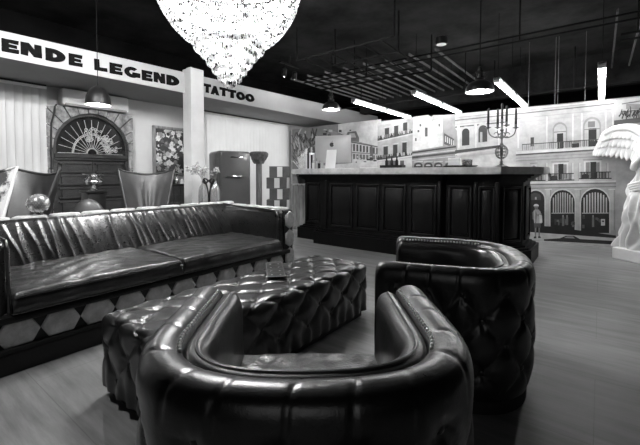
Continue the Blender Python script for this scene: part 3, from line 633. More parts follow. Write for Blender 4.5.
(0.07,[(-2.622,1.231),(-2.622,1.29),(-2.627,1.308),(-2.639,1.324),(-2.658,1.337),(-2.682,1.346),(-2.709,1.348),(-2.735,1.346),(-2.759,1.337),(-2.778,1.324),(-2.791,1.307),(-2.795,1.289),(-2.794,1.229)]),
(0.5,[(-2.662,1.279),(-2.663,1.294),(-2.665,1.298),(-2.671,1.302),(-2.681,1.306),(-2.694,1.308),(-2.708,1.308),(-2.722,1.307),(-2.735,1.305),(-2.745,1.302),(-2.752,1.298),(-2.754,1.293),(-2.754,1.278)]),
(0.58,[(-2.8,1.366),(-2.617,1.374),(-2.617,1.359),(-2.799,1.35)]),
(0.07,[(-2.425,1.229),(-2.426,1.287),(-2.43,1.305),(-2.442,1.321),(-2.46,1.334),(-2.483,1.342),(-2.509,1.345),(-2.535,1.342),(-2.558,1.333),(-2.577,1.32),(-2.588,1.304),(-2.592,1.286),(-2.592,1.227)]),
(0.5,[(-2.464,1.276),(-2.465,1.291),(-2.467,1.295),(-2.473,1.299),(-2.483,1.302),(-2.495,1.304),(-2.509,1.305),(-2.522,1.304),(-2.535,1.302),(-2.544,1.299),(-2.551,1.295),(-2.553,1.29),(-2.553,1.276)]),
(0.58,[(-2.597,1.362),(-2.421,1.37),(-2.421,1.355),(-2.597,1.347)]),
(0.07,[(-2.216,1.227),(-2.217,1.284),(-2.221,1.302),(-2.233,1.317),(-2.25,1.33),(-2.273,1.338),(-2.297,1.341),(-2.322,1.338),(-2.345,1.33),(-2.363,1.317),(-2.374,1.301),(-2.378,1.283),(-2.377,1.226)]),
(0.5,[(-2.254,1.274),(-2.254,1.288),(-2.257,1.292),(-2.263,1.296),(-2.272,1.299),(-2.284,1.301),(-2.297,1.302),(-2.31,1.301),(-2.322,1.299),(-2.331,1.296),(-2.337,1.292),(-2.339,1.287),(-2.339,1.273)]),
(0.58,[(-2.382,1.358),(-2.212,1.366),(-2.212,1.351),(-2.382,1.343)]),
(0.78,[(-2.201,2.248),(0.16,2.231),(0.161,2.202),(-2.2,2.192)]),
(0.22,[(-2.2,2.137),(0.138,2.181),(0.138,2.165),(-2.2,2.116)]),
(0.4,[(-2.2,2.186),(0.137,2.213),(0.138,2.204),(-2.2,2.175)]),
(0.5,[(-2.199,2.06),(0.14,2.099),(0.14,2.086),(-2.199,2.043)]),
(0.14,[(-2.198,2.012),(-1.422,2.032),(-1.422,2.011),(-2.198,1.989)]),
(0.55,[(-1.342,1.997),(0.141,2.05),(0.141,2.04),(-1.342,1.984)]),
(0.6,[(-2.161,2.024),(-2.143,2.023),(-2.138,1.608),(-2.156,1.608)]),
(0.82,[(-2.143,2.023),(-2.114,2.02),(-2.109,1.606),(-2.138,1.608)]),
(0.6,[(-1.857,2.033),(-1.84,2.031),(-1.834,1.595),(-1.851,1.595)]),
(0.82,[(-1.84,2.031),(-1.812,2.029),(-1.806,1.593),(-1.834,1.595)]),
(0.6,[(-1.471,2.043),(-1.455,2.042),(-1.448,1.578),(-1.464,1.579)]),
(0.82,[(-1.455,2.042),(-1.429,2.04),(-1.422,1.577),(-1.448,1.578)]),
(0.6,[(-1.164,2.052),(-1.149,2.05),(-1.141,1.565),(-1.156,1.566)]),
(0.82,[(-1.149,2.05),(-1.124,2.048),(-1.116,1.564),(-1.141,1.565)]),
(0.6,[(-0.746,2.063),(-0.731,2.062),(-0.722,1.547),(-0.736,1.548)]),
(0.82,[(-0.731,2.062),(-0.709,2.06),(-0.7,1.546),(-0.722,1.547)]),
(0.6,[(-0.392,2.073),(-0.379,2.072),(-0.368,1.532),(-0.382,1.533)]),
(0.82,[(-0.379,2.072),(-0.358,2.07),(-0.348,1.531),(-0.368,1.532)]),
(0.6,[(-0.276,2.077),(-0.263,2.075),(-0.252,1.527),(-0.265,1.528)]),
(0.82,[(-0.263,2.075),(-0.242,2.073),(-0.231,1.526),(-0.252,1.527)]),
(0.6,[(0.022,2.085),(0.034,2.084),(0.046,1.514),(0.034,1.515)]),
(0.82,[(0.034,2.084),(0.053,2.082),(0.065,1.514),(0.046,1.514)]),
(0.6,[(0.105,2.087),(0.117,2.086),(0.129,1.511),(0.117,1.511)]),
(0.82,[(0.117,2.086),(0.136,2.084),(0.148,1.51),(0.129,1.511)]),
(0.6,[(-1.905,1.654),(-1.908,1.908),(-1.913,1.938),(-1.927,1.965),(-1.948,1.986),(-1.974,1.999),(-2.004,2.003),(-2.033,1.997),(-2.059,1.983),(-2.08,1.96),(-2.093,1.933),(-2.098,1.902),(-2.094,1.643)]),
(0.04,[(-1.933,1.653),(-1.936,1.896),(-1.94,1.917),(-1.95,1.936),(-1.964,1.951),(-1.983,1.96),(-2.004,1.963),(-2.025,1.959),(-2.043,1.949),(-2.058,1.933),(-2.067,1.913),(-2.07,1.892),(-2.067,1.646)]),
(0.6,[(-1.604,1.695),(-1.608,1.94),(-1.613,1.972),(-1.627,2.001),(-1.649,2.023),(-1.676,2.037),(-1.706,2.041),(-1.737,2.036),(-1.764,2.02),(-1.786,1.997),(-1.8,1.967),(-1.804,1.934),(-1.801,1.684)]),
(0.07,[(-1.627,1.7),(-1.631,1.923),(-1.635,1.947),(-1.645,1.969),(-1.662,1.986),(-1.683,1.996),(-1.706,2),(-1.729,1.995),(-1.75,1.983),(-1.766,1.965),(-1.776,1.943),(-1.78,1.918),(-1.777,1.692)]),
(0.45,[(-1.752,1.88),(-1.711,1.877),(-1.708,1.697),(-1.749,1.699)]),
(0.64,[(-0.972,1.793),(-0.84,1.796),(-0.836,1.547),(-0.967,1.541)]),
(0.1,[(-0.948,1.733),(-0.897,1.734),(-0.895,1.584),(-0.946,1.582)]),
(0.42,[(-0.431,1.485),(-0.438,1.837),(-0.443,1.873),(-0.458,1.905),(-0.48,1.931),(-0.507,1.948),(-0.538,1.954),(-0.568,1.949),(-0.596,1.932),(-0.617,1.907),(-0.631,1.874),(-0.635,1.837),(-0.629,1.478)]),
(0.66,[(-0.449,1.483),(-0.456,1.829),(-0.461,1.858),(-0.472,1.884),(-0.49,1.905),(-0.513,1.919),(-0.537,1.924),(-0.562,1.92),(-0.584,1.906),(-0.601,1.885),(-0.613,1.859),(-0.616,1.829),(-0.609,1.478)]),
(0.05,[(-0.574,1.773),(-0.49,1.775),(-0.484,1.486),(-0.568,1.483)]),
(0.25,[(-0.615,1.805),(-0.453,1.807),(-0.453,1.794),(-0.615,1.792)]),
(0.42,[(-0.002,1.503),(-0.01,1.861),(-0.016,1.904),(-0.032,1.942),(-0.057,1.973),(-0.088,1.993),(-0.123,2),(-0.157,1.994),(-0.189,1.975),(-0.213,1.944),(-0.228,1.906),(-0.233,1.862),(-0.226,1.495)]),
(0.62,[(-0.022,1.5),(-0.029,1.854),(-0.034,1.889),(-0.048,1.92),(-0.068,1.946),(-0.094,1.962),(-0.122,1.968),(-0.151,1.963),(-0.176,1.947),(-0.196,1.922),(-0.209,1.89),(-0.213,1.855),(-0.205,1.494)]),
(0.25,[(-0.171,1.933),(-0.084,1.931),(-0.083,1.839),(-0.17,1.841)]),
(0.05,[(-0.163,1.825),(-0.064,1.826),(-0.057,1.52),(-0.157,1.515)]),
(0.25,[(-0.22,1.818),(-0.021,1.819),(-0.021,1.806),(-0.219,1.806)]),
(0.08,[(-2.193,1.567),(-1.416,1.629),(-1.415,1.586),(-2.192,1.505)]),
(0.75,[(-2.192,1.494),(-1.415,1.571),(-1.415,1.548),(-2.191,1.47)]),
(0.5,[(-2.191,1.459),(-1.414,1.515),(-1.414,1.48),(-2.191,1.422)]),
(0.3,[(-1.073,1.623),(-1.061,1.624),(-1.059,1.519),(-1.071,1.518)]),
(0.5,[(-1.044,1.624),(-1.032,1.625),(-1.03,1.52),(-1.042,1.519)]),
(0.3,[(-1.015,1.625),(-1.003,1.625),(-1.001,1.521),(-1.013,1.52)]),
(0.4,[(-0.986,1.626),(-0.974,1.626),(-0.972,1.522),(-0.984,1.521)]),
(0.5,[(-0.957,1.627),(-0.945,1.627),(-0.943,1.523),(-0.955,1.523)]),
(0.3,[(-0.928,1.628),(-0.917,1.628),(-0.915,1.524),(-0.926,1.524)]),
(0.4,[(-0.9,1.628),(-0.888,1.629),(-0.886,1.525),(-0.898,1.525)]),
(0.4,[(-0.871,1.629),(-0.86,1.63),(-0.858,1.526),(-0.87,1.526)]),
(0.4,[(-0.843,1.63),(-0.832,1.63),(-0.83,1.528),(-0.841,1.527)]),
(0.4,[(-0.815,1.631),(-0.804,1.631),(-0.802,1.529),(-0.813,1.528)]),
(0.4,[(-0.787,1.632),(-0.776,1.632),(-0.774,1.53),(-0.785,1.529)]),
(0.4,[(-0.76,1.632),(-0.748,1.633),(-0.746,1.531),(-0.758,1.53)]),
(0.5,[(-0.732,1.633),(-0.721,1.634),(-0.719,1.532),(-0.73,1.532)]),
(0.5,[(-0.705,1.634),(-0.693,1.634),(-0.692,1.533),(-0.703,1.533)]),
(0.3,[(-0.677,1.635),(-0.666,1.635),(-0.664,1.534),(-0.676,1.534)]),
(0.3,[(-0.65,1.636),(-0.639,1.636),(-0.637,1.535),(-0.648,1.535)]),
(0.3,[(-0.623,1.636),(-0.612,1.637),(-0.61,1.536),(-0.621,1.536)]),
(0.4,[(-0.597,1.637),(-0.586,1.638),(-0.584,1.537),(-0.595,1.537)]),
(0.3,[(-0.57,1.638),(-0.559,1.638),(-0.557,1.538),(-0.568,1.538)]),
(0.3,[(-0.543,1.639),(-0.532,1.639),(-0.531,1.539),(-0.541,1.539)]),
(0.1,[(-0.517,1.64),(-0.506,1.64),(-0.504,1.54),(-0.515,1.54)]),
(0.1,[(-0.491,1.64),(-0.48,1.641),(-0.478,1.541),(-0.489,1.541)]),
(0.3,[(-0.465,1.641),(-0.454,1.641),(-0.452,1.543),(-0.463,1.542)]),
(0.3,[(-0.439,1.642),(-0.428,1.642),(-0.426,1.544),(-0.437,1.543)]),
(0.05,[(-0.413,1.643),(-0.402,1.643),(-0.4,1.545),(-0.411,1.544)]),
(0.1,[(-0.387,1.643),(-0.377,1.644),(-0.375,1.546),(-0.385,1.545)]),
(0.3,[(-0.362,1.644),(-0.351,1.644),(-0.349,1.547),(-0.36,1.546)]),
(0.05,[(-0.336,1.645),(-0.326,1.645),(-0.324,1.548),(-0.334,1.547)]),
(0.1,[(-0.311,1.646),(-0.3,1.646),(-0.299,1.549),(-0.309,1.548)]),
(0.1,[(-0.286,1.646),(-0.275,1.647),(-0.273,1.55),(-0.284,1.549)]),
(0.16,[(-0.261,1.647),(-0.25,1.647),(-0.248,1.551),(-0.259,1.55)]),
(0.1,[(-0.236,1.648),(-0.226,1.648),(-0.224,1.552),(-0.234,1.551)]),
(0.1,[(-0.211,1.649),(-0.201,1.649),(-0.199,1.553),(-0.209,1.552)]),
(0.1,[(-0.186,1.649),(-0.176,1.65),(-0.174,1.553),(-0.184,1.553)]),
(0.05,[(-0.162,1.65),(-0.152,1.65),(-0.15,1.554),(-0.16,1.554)]),
(0.1,[(-0.138,1.651),(-0.128,1.651),(-0.126,1.555),(-0.136,1.555)]),
(0.1,[(-0.113,1.651),(-0.103,1.652),(-0.101,1.556),(-0.111,1.556)]),
(0.3,[(-0.089,1.652),(-0.079,1.652),(-0.077,1.557),(-0.087,1.557)]),
(0.05,[(-0.065,1.653),(-0.055,1.653),(-0.053,1.558),(-0.063,1.558)]),
(0.3,[(-0.041,1.654),(-0.032,1.654),(-0.03,1.559),(-0.039,1.559)]),
(0.3,[(-0.018,1.654),(-0.008,1.655),(-0.006,1.56),(-0.016,1.56)]),
(0.1,[(0.006,1.655),(0.016,1.655),(0.018,1.561),(0.008,1.561)]),
(0.05,[(0.03,1.656),(0.039,1.656),(0.041,1.562),(0.032,1.562)]),
(0.16,[(0.053,1.656),(0.063,1.657),(0.065,1.563),(0.055,1.563)]),
(0.05,[(0.076,1.657),(0.086,1.657),(0.088,1.564),(0.078,1.563)]),
(0.1,[(0.099,1.658),(0.109,1.658),(0.111,1.565),(0.101,1.564)]),
(0.1,[(-1.073,1.627),(0.126,1.661),(0.126,1.649),(-1.073,1.613)]),
(0.05,[(-0.14,1.623),(0.126,1.638),(0.129,1.541),(-0.138,1.529)]),
(0.06,[(-0.37,1.603),(-0.279,1.606),(-0.277,1.512),(-0.368,1.508)]),
(0.8,[(-1.163,1.504),(0.175,1.555),(0.176,1.512),(-1.162,1.46)]),
(0.14,[(-1.162,1.456),(0.176,1.51),(0.177,1.491),(-1.161,1.436)]),
(0.5,[(-1.161,1.4),(0.177,1.457),(0.178,1.442),(-1.161,1.383)]),
(0.4,[(-1.16,1.349),(0.179,1.401),(0.179,1.39),(-1.16,1.337)]),
(0.86,[(-0.933,1.271),(-0.853,1.275),(-0.848,1.024),(-0.929,1.019)]),
(0.3,[(-0.925,1.254),(-0.905,1.255),(-0.901,1.037),(-0.921,1.036)]),
(0.3,[(-0.878,1.254),(-0.86,1.255),(-0.857,1.044),(-0.874,1.043)]),
(0.04,[(-0.904,1.261),(-0.877,1.262),(-0.872,1.03),(-0.9,1.028)]),
(0.35,[(-0.948,1.302),(-0.839,1.311),(-0.839,1.298),(-0.948,1.288)]),
(0.86,[(-0.627,1.293),(-0.414,1.302),(-0.409,1.037),(-0.621,1.022)]),
(0.3,[(-0.605,1.276),(-0.553,1.278),(-0.548,1.042),(-0.6,1.039)]),
(0.3,[(-0.481,1.274),(-0.434,1.276),(-0.43,1.049),(-0.476,1.046)]),
(0.04,[(-0.549,1.282),(-0.477,1.285),(-0.472,1.036),(-0.544,1.031)]),
(0.35,[(-0.641,1.322),(-0.401,1.329),(-0.401,1.316),(-0.641,1.309)]),
(0.86,[(-0.209,1.317),(0.006,1.325),(0.012,1.042),(-0.203,1.026)]),
(0.3,[(-0.187,1.301),(-0.135,1.303),(-0.129,1.046),(-0.182,1.042)]),
(0.3,[(-0.061,1.298),(-0.014,1.3),(-0.009,1.053),(-0.056,1.049)]),
(0.04,[(-0.13,1.306),(-0.057,1.309),(-0.051,1.04),(-0.125,1.035)]),
(0.35,[(-0.223,1.345),(0.018,1.35),(0.018,1.338),(-0.222,1.333)]),
(0.5,[(-0.732,1.301),(-0.718,1.301),(-0.712,1.005),(-0.726,1.005)]),
(0.78,[(-0.718,1.301),(-0.695,1.301),(-0.69,1.005),(-0.712,1.005)]),
(0.5,[(-0.377,1.295),(-0.364,1.295),(-0.358,1.009),(-0.371,1.009)]),
(0.78,[(-0.364,1.295),(-0.343,1.294),(-0.337,1.009),(-0.358,1.009)]),
(0.5,[(-0.286,1.293),(-0.273,1.293),(-0.267,1.01),(-0.28,1.01)]),
(0.78,[(-0.273,1.293),(-0.252,1.293),(-0.247,1.01),(-0.267,1.01)]),
(0.5,[(0.063,1.287),(0.075,1.287),(0.081,1.014),(0.069,1.014)]),
(0.78,[(0.075,1.287),(0.094,1.286),(0.1,1.014),(0.081,1.014)]),
(0.05,[(-1.005,1.119),(-0.728,1.127),(-0.728,1.113),(-1.004,1.104)]),
(0.03,[(-1.004,1.112),(-0.989,1.112),(-0.988,1.01),(-1.003,1.01)]),
(0.05,[(-0.982,1.112),(-0.967,1.112),(-0.965,1.01),(-0.98,1.01)]),
(0.12,[(-0.96,1.112),(-0.945,1.112),(-0.943,1.01),(-0.958,1.01)]),
(0.05,[(-0.938,1.112),(-0.923,1.112),(-0.921,1.011),(-0.936,1.011)]),
(0.35,[(-0.916,1.112),(-0.901,1.112),(-0.899,1.011),(-0.914,1.011)]),
(0.12,[(-0.894,1.112),(-0.879,1.112),(-0.877,1.011),(-0.892,1.011)]),
(0.03,[(-0.872,1.112),(-0.857,1.112),(-0.855,1.011),(-0.87,1.011)]),
(0.05,[(-0.85,1.112),(-0.835,1.112),(-0.834,1.012),(-0.848,1.012)]),
(0.03,[(-0.828,1.112),(-0.814,1.112),(-0.812,1.012),(-0.826,1.012)]),
(0.12,[(-0.807,1.112),(-0.792,1.112),(-0.79,1.012),(-0.805,1.012)]),
(0.05,[(-0.785,1.112),(-0.771,1.112),(-0.769,1.012),(-0.783,1.012)]),
(0.35,[(-0.764,1.112),(-0.749,1.112),(-0.748,1.013),(-0.762,1.012)]),
(0.05,[(-0.974,1.069),(-0.915,1.091),(-0.871,1.068),(-0.87,1.011),(-0.973,1.01)]),
(0.05,[(-1.012,1.011),(-0.718,1.021),(-0.718,1.005),(-1.011,0.994)]),
(0.75,[(-1.011,0.992),(-0.718,1.002),(-0.717,0.984),(-1.011,0.973)]),
(0.05,[(-0.679,1.127),(-0.337,1.135),(-0.337,1.121),(-0.679,1.113)]),
(0.05,[(-0.679,1.12),(-0.665,1.12),(-0.663,1.022),(-0.677,1.022)]),
(0.03,[(-0.658,1.12),(-0.644,1.12),(-0.642,1.022),(-0.656,1.022)]),
(0.12,[(-0.637,1.12),(-0.623,1.12),(-0.621,1.022),(-0.635,1.022)]),
(0.35,[(-0.616,1.12),(-0.603,1.12),(-0.601,1.022),(-0.615,1.022)]),
(0.03,[(-0.596,1.12),(-0.582,1.12),(-0.58,1.023),(-0.594,1.022)]),
(0.12,[(-0.575,1.12),(-0.561,1.12),(-0.56,1.023),(-0.573,1.023)]),
(0.35,[(-0.555,1.12),(-0.541,1.12),(-0.539,1.023),(-0.553,1.023)]),
(0.03,[(-0.534,1.12),(-0.52,1.12),(-0.519,1.023),(-0.532,1.023)]),
(0.12,[(-0.514,1.12),(-0.5,1.12),(-0.498,1.023),(-0.512,1.023)]),
(0.35,[(-0.493,1.12),(-0.48,1.12),(-0.478,1.024),(-0.492,1.023)]),
(0.35,[(-0.473,1.12),(-0.46,1.12),(-0.458,1.024),(-0.471,1.024)]),
(0.35,[(-0.453,1.12),(-0.44,1.12),(-0.438,1.024),(-0.451,1.024)]),
(0.12,[(-0.433,1.12),(-0.42,1.12),(-0.418,1.024),(-0.431,1.024)]),
(0.35,[(-0.413,1.12),(-0.4,1.12),(-0.398,1.024),(-0.411,1.024)]),
(0.05,[(-0.393,1.12),(-0.38,1.12),(-0.378,1.025),(-0.391,1.024)]),
(0.35,[(-0.373,1.12),(-0.36,1.12),(-0.358,1.025),(-0.372,1.025)]),
(0.05,[(-0.65,1.079),(-0.595,1.1),(-0.554,1.078),(-0.553,1.023),(-0.649,1.022)]),
(0.05,[(-0.686,1.023),(-0.327,1.033),(-0.327,1.017),(-0.685,1.007)]),
(0.75,[(-0.685,1.004),(-0.327,1.015),(-0.326,0.997),(-0.685,0.986)]),
(0.05,[(-0.262,1.152),(0.125,1.158),(0.125,1.145),(-0.262,1.138)]),
(0.35,[(-0.262,1.145),(-0.249,1.145),(-0.247,1.051),(-0.26,1.051)]),
(0.05,[(-0.243,1.145),(-0.23,1.145),(-0.228,1.051),(-0.241,1.051)]),
(0.12,[(-0.224,1.145),(-0.211,1.145),(-0.209,1.051),(-0.222,1.051)]),
(0.05,[(-0.205,1.145),(-0.192,1.145),(-0.19,1.051),(-0.203,1.051)]),
(0.12,[(-0.186,1.145),(-0.173,1.145),(-0.171,1.051),(-0.184,1.051)]),
(0.05,[(-0.167,1.145),(-0.154,1.145),(-0.152,1.052),(-0.165,1.052)]),
(0.12,[(-0.148,1.145),(-0.135,1.145),(-0.133,1.052),(-0.146,1.052)]),
(0.12,[(-0.129,1.145),(-0.116,1.145),(-0.115,1.052),(-0.127,1.052)]),
(0.05,[(-0.11,1.145),(-0.098,1.145),(-0.096,1.052),(-0.108,1.052)]),
(0.05,[(-0.092,1.145),(-0.079,1.145),(-0.077,1.052),(-0.09,1.052)]),
(0.03,[(-0.073,1.145),(-0.061,1.145),(-0.059,1.052),(-0.071,1.052)]),
(0.03,[(-0.055,1.145),(-0.042,1.145),(-0.04,1.052),(-0.053,1.052)]),
(0.35,[(-0.036,1.145),(-0.024,1.145),(-0.022,1.053),(-0.034,1.052)]),
(0.05,[(-0.018,1.144),(-0.006,1.144),(-0.004,1.053),(-0.016,1.053)]),
(0.03,[(0.001,1.144),(0.013,1.144),(0.015,1.053),(0.002,1.053)]),
(0.03,[(0.019,1.144),(0.031,1.144),(0.033,1.053),(0.021,1.053)]),
(0.05,[(0.037,1.144),(0.049,1.144),(0.051,1.053),(0.039,1.053)]),
(0.03,[(0.055,1.144),(0.067,1.144),(0.069,1.053),(0.057,1.053)]),
(0.35,[(0.073,1.144),(0.085,1.144),(0.087,1.053),(0.075,1.053)]),
(0.12,[(0.091,1.144),(0.103,1.144),(0.105,1.053),(0.093,1.053)]),
(0.05,[(-0.236,1.106),(-0.185,1.126),(-0.147,1.104),(-0.146,1.052),(-0.235,1.051)]),
(0.05,[(-0.268,1.052),(0.134,1.061),(0.135,1.046),(-0.268,1.037)]),
(0.75,[(-0.268,1.034),(0.135,1.044),(0.135,1.027),(-0.267,1.017)]),
(0.5,[(-1.062,0.958),(0.187,1.008),(0.206,0.127),(-1.047,0.059)]),
(0.85,[(-1.062,0.98),(0.187,1.024),(0.187,1),(-1.062,0.953)]),
(0.18,[(-1.062,0.943),(0.188,0.991),(0.188,0.979),(-1.061,0.929)]),
(0.2,[(-1.061,0.88),(0.189,0.936),(0.189,0.926),(-1.06,0.868)]),
(0.58,[(-0.712,0.865),(-0.651,0.866),(-0.638,0.2),(-0.7,0.195)]),
(0.3,[(-0.651,0.866),(-0.639,0.866),(-0.627,0.201),(-0.638,0.2)]),
(0.75,[(-0.727,0.873),(-0.629,0.881),(-0.628,0.863),(-0.726,0.855)]),
(0.58,[(-0.311,0.875),(-0.254,0.876),(-0.241,0.237),(-0.298,0.232)]),
(0.3,[(-0.254,0.876),(-0.244,0.876),(-0.231,0.238),(-0.241,0.237)]),
(0.75,[(-0.324,0.883),(-0.234,0.89),(-0.233,0.873),(-0.324,0.866)]),
(0.58,[(0.112,0.886),(0.164,0.887),(0.177,0.276),(0.125,0.271)]),
(0.3,[(0.164,0.887),(0.173,0.887),(0.187,0.277),(0.177,0.276)]),
(0.75,[(0.1,0.894),(0.182,0.9),(0.183,0.884),(0.1,0.877)]),
(0.7,[(-0.702,0.211),(-0.711,0.705),(-0.719,0.756),(-0.74,0.801),(-0.772,0.836),(-0.812,0.859),(-0.856,0.866),(-0.901,0.857),(-0.942,0.832),(-0.974,0.793),(-0.994,0.746),(-1,0.693),(-0.991,0.185)]),
(0.035,[(-0.719,0.21),(-0.728,0.701),(-0.735,0.746),(-0.753,0.785),(-0.781,0.817),(-0.817,0.836),(-0.856,0.842),(-0.895,0.834),(-0.931,0.812),(-0.959,0.779),(-0.977,0.737),(-0.982,0.691),(-0.973,0.186)]),
(0.7,[(-0.293,0.224),(-0.302,0.679),(-0.312,0.744),(-0.337,0.802),(-0.377,0.847),(-0.426,0.876),(-0.481,0.885),(-0.537,0.873),(-0.587,0.841),(-0.626,0.792),(-0.652,0.731),(-0.659,0.663),(-0.651,0.191)]),
(0.035,[(-0.308,0.223),(-0.317,0.675),(-0.326,0.734),(-0.35,0.787),(-0.386,0.828),(-0.431,0.854),(-0.481,0.862),(-0.531,0.851),(-0.577,0.822),(-0.613,0.778),(-0.635,0.722),(-0.643,0.66),(-0.634,0.192)]),
(0.7,[(0.138,0.227),(0.128,0.686),(0.118,0.757),(0.09,0.821),(0.049,0.871),(-0.004,0.903),(-0.062,0.914),(-0.12,0.901),(-0.173,0.865),(-0.215,0.811),(-0.242,0.743),(-0.25,0.668),(-0.24,0.19)]),
(0.035,[(0.124,0.225),(0.114,0.682),(0.104,0.748),(0.079,0.807),(0.041,0.853),(-0.008,0.883),(-0.062,0.892),(-0.115,0.88),(-0.164,0.847),(-0.203,0.797),(-0.227,0.735),(-0.234,0.666),(-0.225,0.191)]),
(0.58,[(-0.611,0.736),(-0.594,0.736),(-0.59,0.49),(-0.607,0.489)]),
(0.58,[(-0.58,0.781),(-0.563,0.782),(-0.557,0.492),(-0.574,0.491)]),
(0.58,[(-0.548,0.806),(-0.531,0.806),(-0.525,0.494),(-0.542,0.493)]),
(0.58,[(-0.516,0.819),(-0.5,0.819),(-0.494,0.496),(-0.51,0.495)]),
(0.58,[(-0.485,0.824),(-0.468,0.824),(-0.462,0.498),(-0.478,0.497)]),
(0.58,[(-0.453,0.821),(-0.437,0.821),(-0.43,0.5),(-0.447,0.499)]),
(0.58,[(-0.421,0.81),(-0.405,0.81),(-0.399,0.502),(-0.415,0.501)]),
(0.58,[(-0.39,0.788),(-0.374,0.788),(-0.368,0.504),(-0.384,0.503)]),
(0.58,[(-0.358,0.745),(-0.342,0.746),(-0.337,0.506),(-0.353,0.505)]),
(0.5,[(-0.625,0.486),(-0.319,0.509),(-0.319,0.493),(-0.625,0.47)]),
(0.58,[(-0.205,0.751),(-0.187,0.752),(-0.182,0.516),(-0.2,0.515)]),
(0.58,[(-0.171,0.795),(-0.153,0.796),(-0.147,0.518),(-0.165,0.517)]),
(0.58,[(-0.136,0.819),(-0.118,0.819),(-0.112,0.521),(-0.13,0.52)]),
(0.58,[(-0.102,0.831),(-0.084,0.832),(-0.077,0.523),(-0.095,0.522)]),
(0.58,[(-0.067,0.836),(-0.05,0.837),(-0.043,0.525),(-0.061,0.524)]),
(0.58,[(-0.033,0.834),(-0.015,0.834),(-0.009,0.527),(-0.027,0.526)]),
(0.58,[(0.001,0.823),(0.019,0.824),(0.025,0.529),(0.007,0.528)]),
(0.58,[(0.035,0.802),(0.053,0.803),(0.058,0.532),(0.041,0.53)]),
(0.58,[(0.07,0.762),(0.087,0.763),(0.092,0.534),(0.075,0.533)]),
(0.5,[(-0.219,0.512),(0.11,0.536),(0.11,0.521),(-0.218,0.497)]),
(0.09,[(-0.777,0.688),(-0.778,0.746),(-0.783,0.764),(-0.794,0.78),(-0.812,0.792),(-0.834,0.8),(-0.859,0.802),(-0.884,0.799),(-0.906,0.789),(-0.924,0.776),(-0.935,0.759),(-0.939,0.741),(-0.937,0.681)]),
(0.5,[(-0.865,0.735),(-0.842,0.736),(-0.841,0.694),(-0.864,0.693)]),
(0.14,[(-0.535,0.358),(-0.512,0.36),(-0.511,0.289),(-0.533,0.287)]),
(0.2,[(-0.444,0.38),(-0.421,0.381),(-0.42,0.329),(-0.443,0.327)]),
(0.2,[(-0.345,0.362),(-0.308,0.365),(-0.306,0.278),(-0.344,0.275)]),
(0.14,[(-0.025,0.44),(-0.006,0.442),(-0.006,0.403),(-0.025,0.402)]),
(0.14,[(-0.357,0.353),(-0.333,0.355),(-0.332,0.306),(-0.356,0.304)]),
(0.08,[(-0.508,0.397),(-0.468,0.4),(-0.467,0.333),(-0.507,0.33)]),
(0.2,[(-0.552,0.377),(-0.517,0.38),(-0.516,0.343),(-0.551,0.341)]),
(0.08,[(-0.013,0.425),(0.009,0.426),(0.01,0.382),(-0.012,0.381)]),
(0.14,[(-0.214,0.323),(-0.182,0.326),(-0.181,0.27),(-0.212,0.267)]),
(0.14,[(-0.209,0.475),(-0.183,0.476),(-0.182,0.42),(-0.208,0.418)]),
(0.08,[(-0.335,0.354),(-0.307,0.356),(-0.306,0.315),(-0.335,0.312)]),
(0.2,[(-0.444,0.395),(-0.43,0.396),(-0.429,0.307),(-0.442,0.306)]),
(0.08,[(-0.451,0.383),(-0.437,0.384),(-0.436,0.317),(-0.45,0.316)]),
(0.2,[(0.031,0.403),(0.052,0.404),(0.054,0.329),(0.033,0.328)]),
(0.14,[(-0.048,0.451),(-0.019,0.453),(-0.018,0.415),(-0.047,0.413)]),
(0.14,[(0.004,0.427),(0.02,0.428),(0.021,0.379),(0.005,0.377)]),
(0.08,[(-0.214,0.456),(-0.186,0.458),(-0.185,0.421),(-0.213,0.419)]),
(0.08,[(-0.582,0.388),(-0.555,0.39),(-0.553,0.293),(-0.58,0.291)]),
(0.7,[(0.021,0.431),(0.069,0.434),(0.071,0.335),(0.023,0.331)]),
(0.04,[(0.033,0.409),(0.057,0.41),(0.058,0.388),(0.034,0.386)]),
(0.2,[(-0.48,0.426),(-0.45,0.428),(-0.448,0.283),(-0.477,0.28)]),
(0.4,[(-0.474,0.459),(-0.459,0.46),(-0.458,0.424),(-0.473,0.423)]),
(0.2,[(-0.426,0.43),(-0.397,0.432),(-0.395,0.303),(-0.424,0.301)]),
(0.4,[(-0.42,0.462),(-0.406,0.463),(-0.405,0.428),(-0.42,0.427)]),
(0.2,[(-0.091,0.454),(-0.064,0.456),(-0.06,0.3),(-0.088,0.298)]),
(0.4,[(-0.085,0.485),(-0.072,0.486),(-0.071,0.452),(-0.085,0.451)]),
(0.035,[(-1.05,0.248),(-0.614,0.26),(0.205,0.195),(0.206,0.158),(-1.048,0.137)]),
(0.72,[(-1.048,0.137),(0.206,0.152),(1.095,0.156),(1.101,-0.076),(-1.044,-0.095)]),
(0.05,[(-0.723,0.039),(-0.501,0.079),(-0.42,0.127),(-0.315,0.138),(-0.236,0.095),(0.171,0.111),(0.208,0.058),(-0.722,0.013)]),
(0.4,[(-0.447,0.09),(-0.407,0.118),(-0.328,0.127),(-0.301,0.096)]),
(0.82,[(-0.883,0.579),(-0.877,0.603),(-0.863,0.617),(-0.834,0.619),(-0.813,0.607),(-0.804,0.584)]),
(0.22,[(-0.874,0.58),(-0.813,0.583),(-0.818,0.536),(-0.864,0.533)]),
(0.5,[(-0.884,0.498),(-0.861,0.527),(-0.812,0.53),(-0.78,0.496),(-0.77,0.422),(-0.776,0.295),(-0.869,0.287),(-0.882,0.397)]),
(0.22,[(-0.852,0.517),(-0.831,0.451),(-0.84,0.3),(-0.857,0.298)]),
(0.3,[(-0.896,0.481),(-0.878,0.489),(-0.873,0.364),(-0.891,0.356)]),
(0.3,[(-0.831,0.445),(-0.765,0.466),(-0.761,0.433),(-0.824,0.412)]),
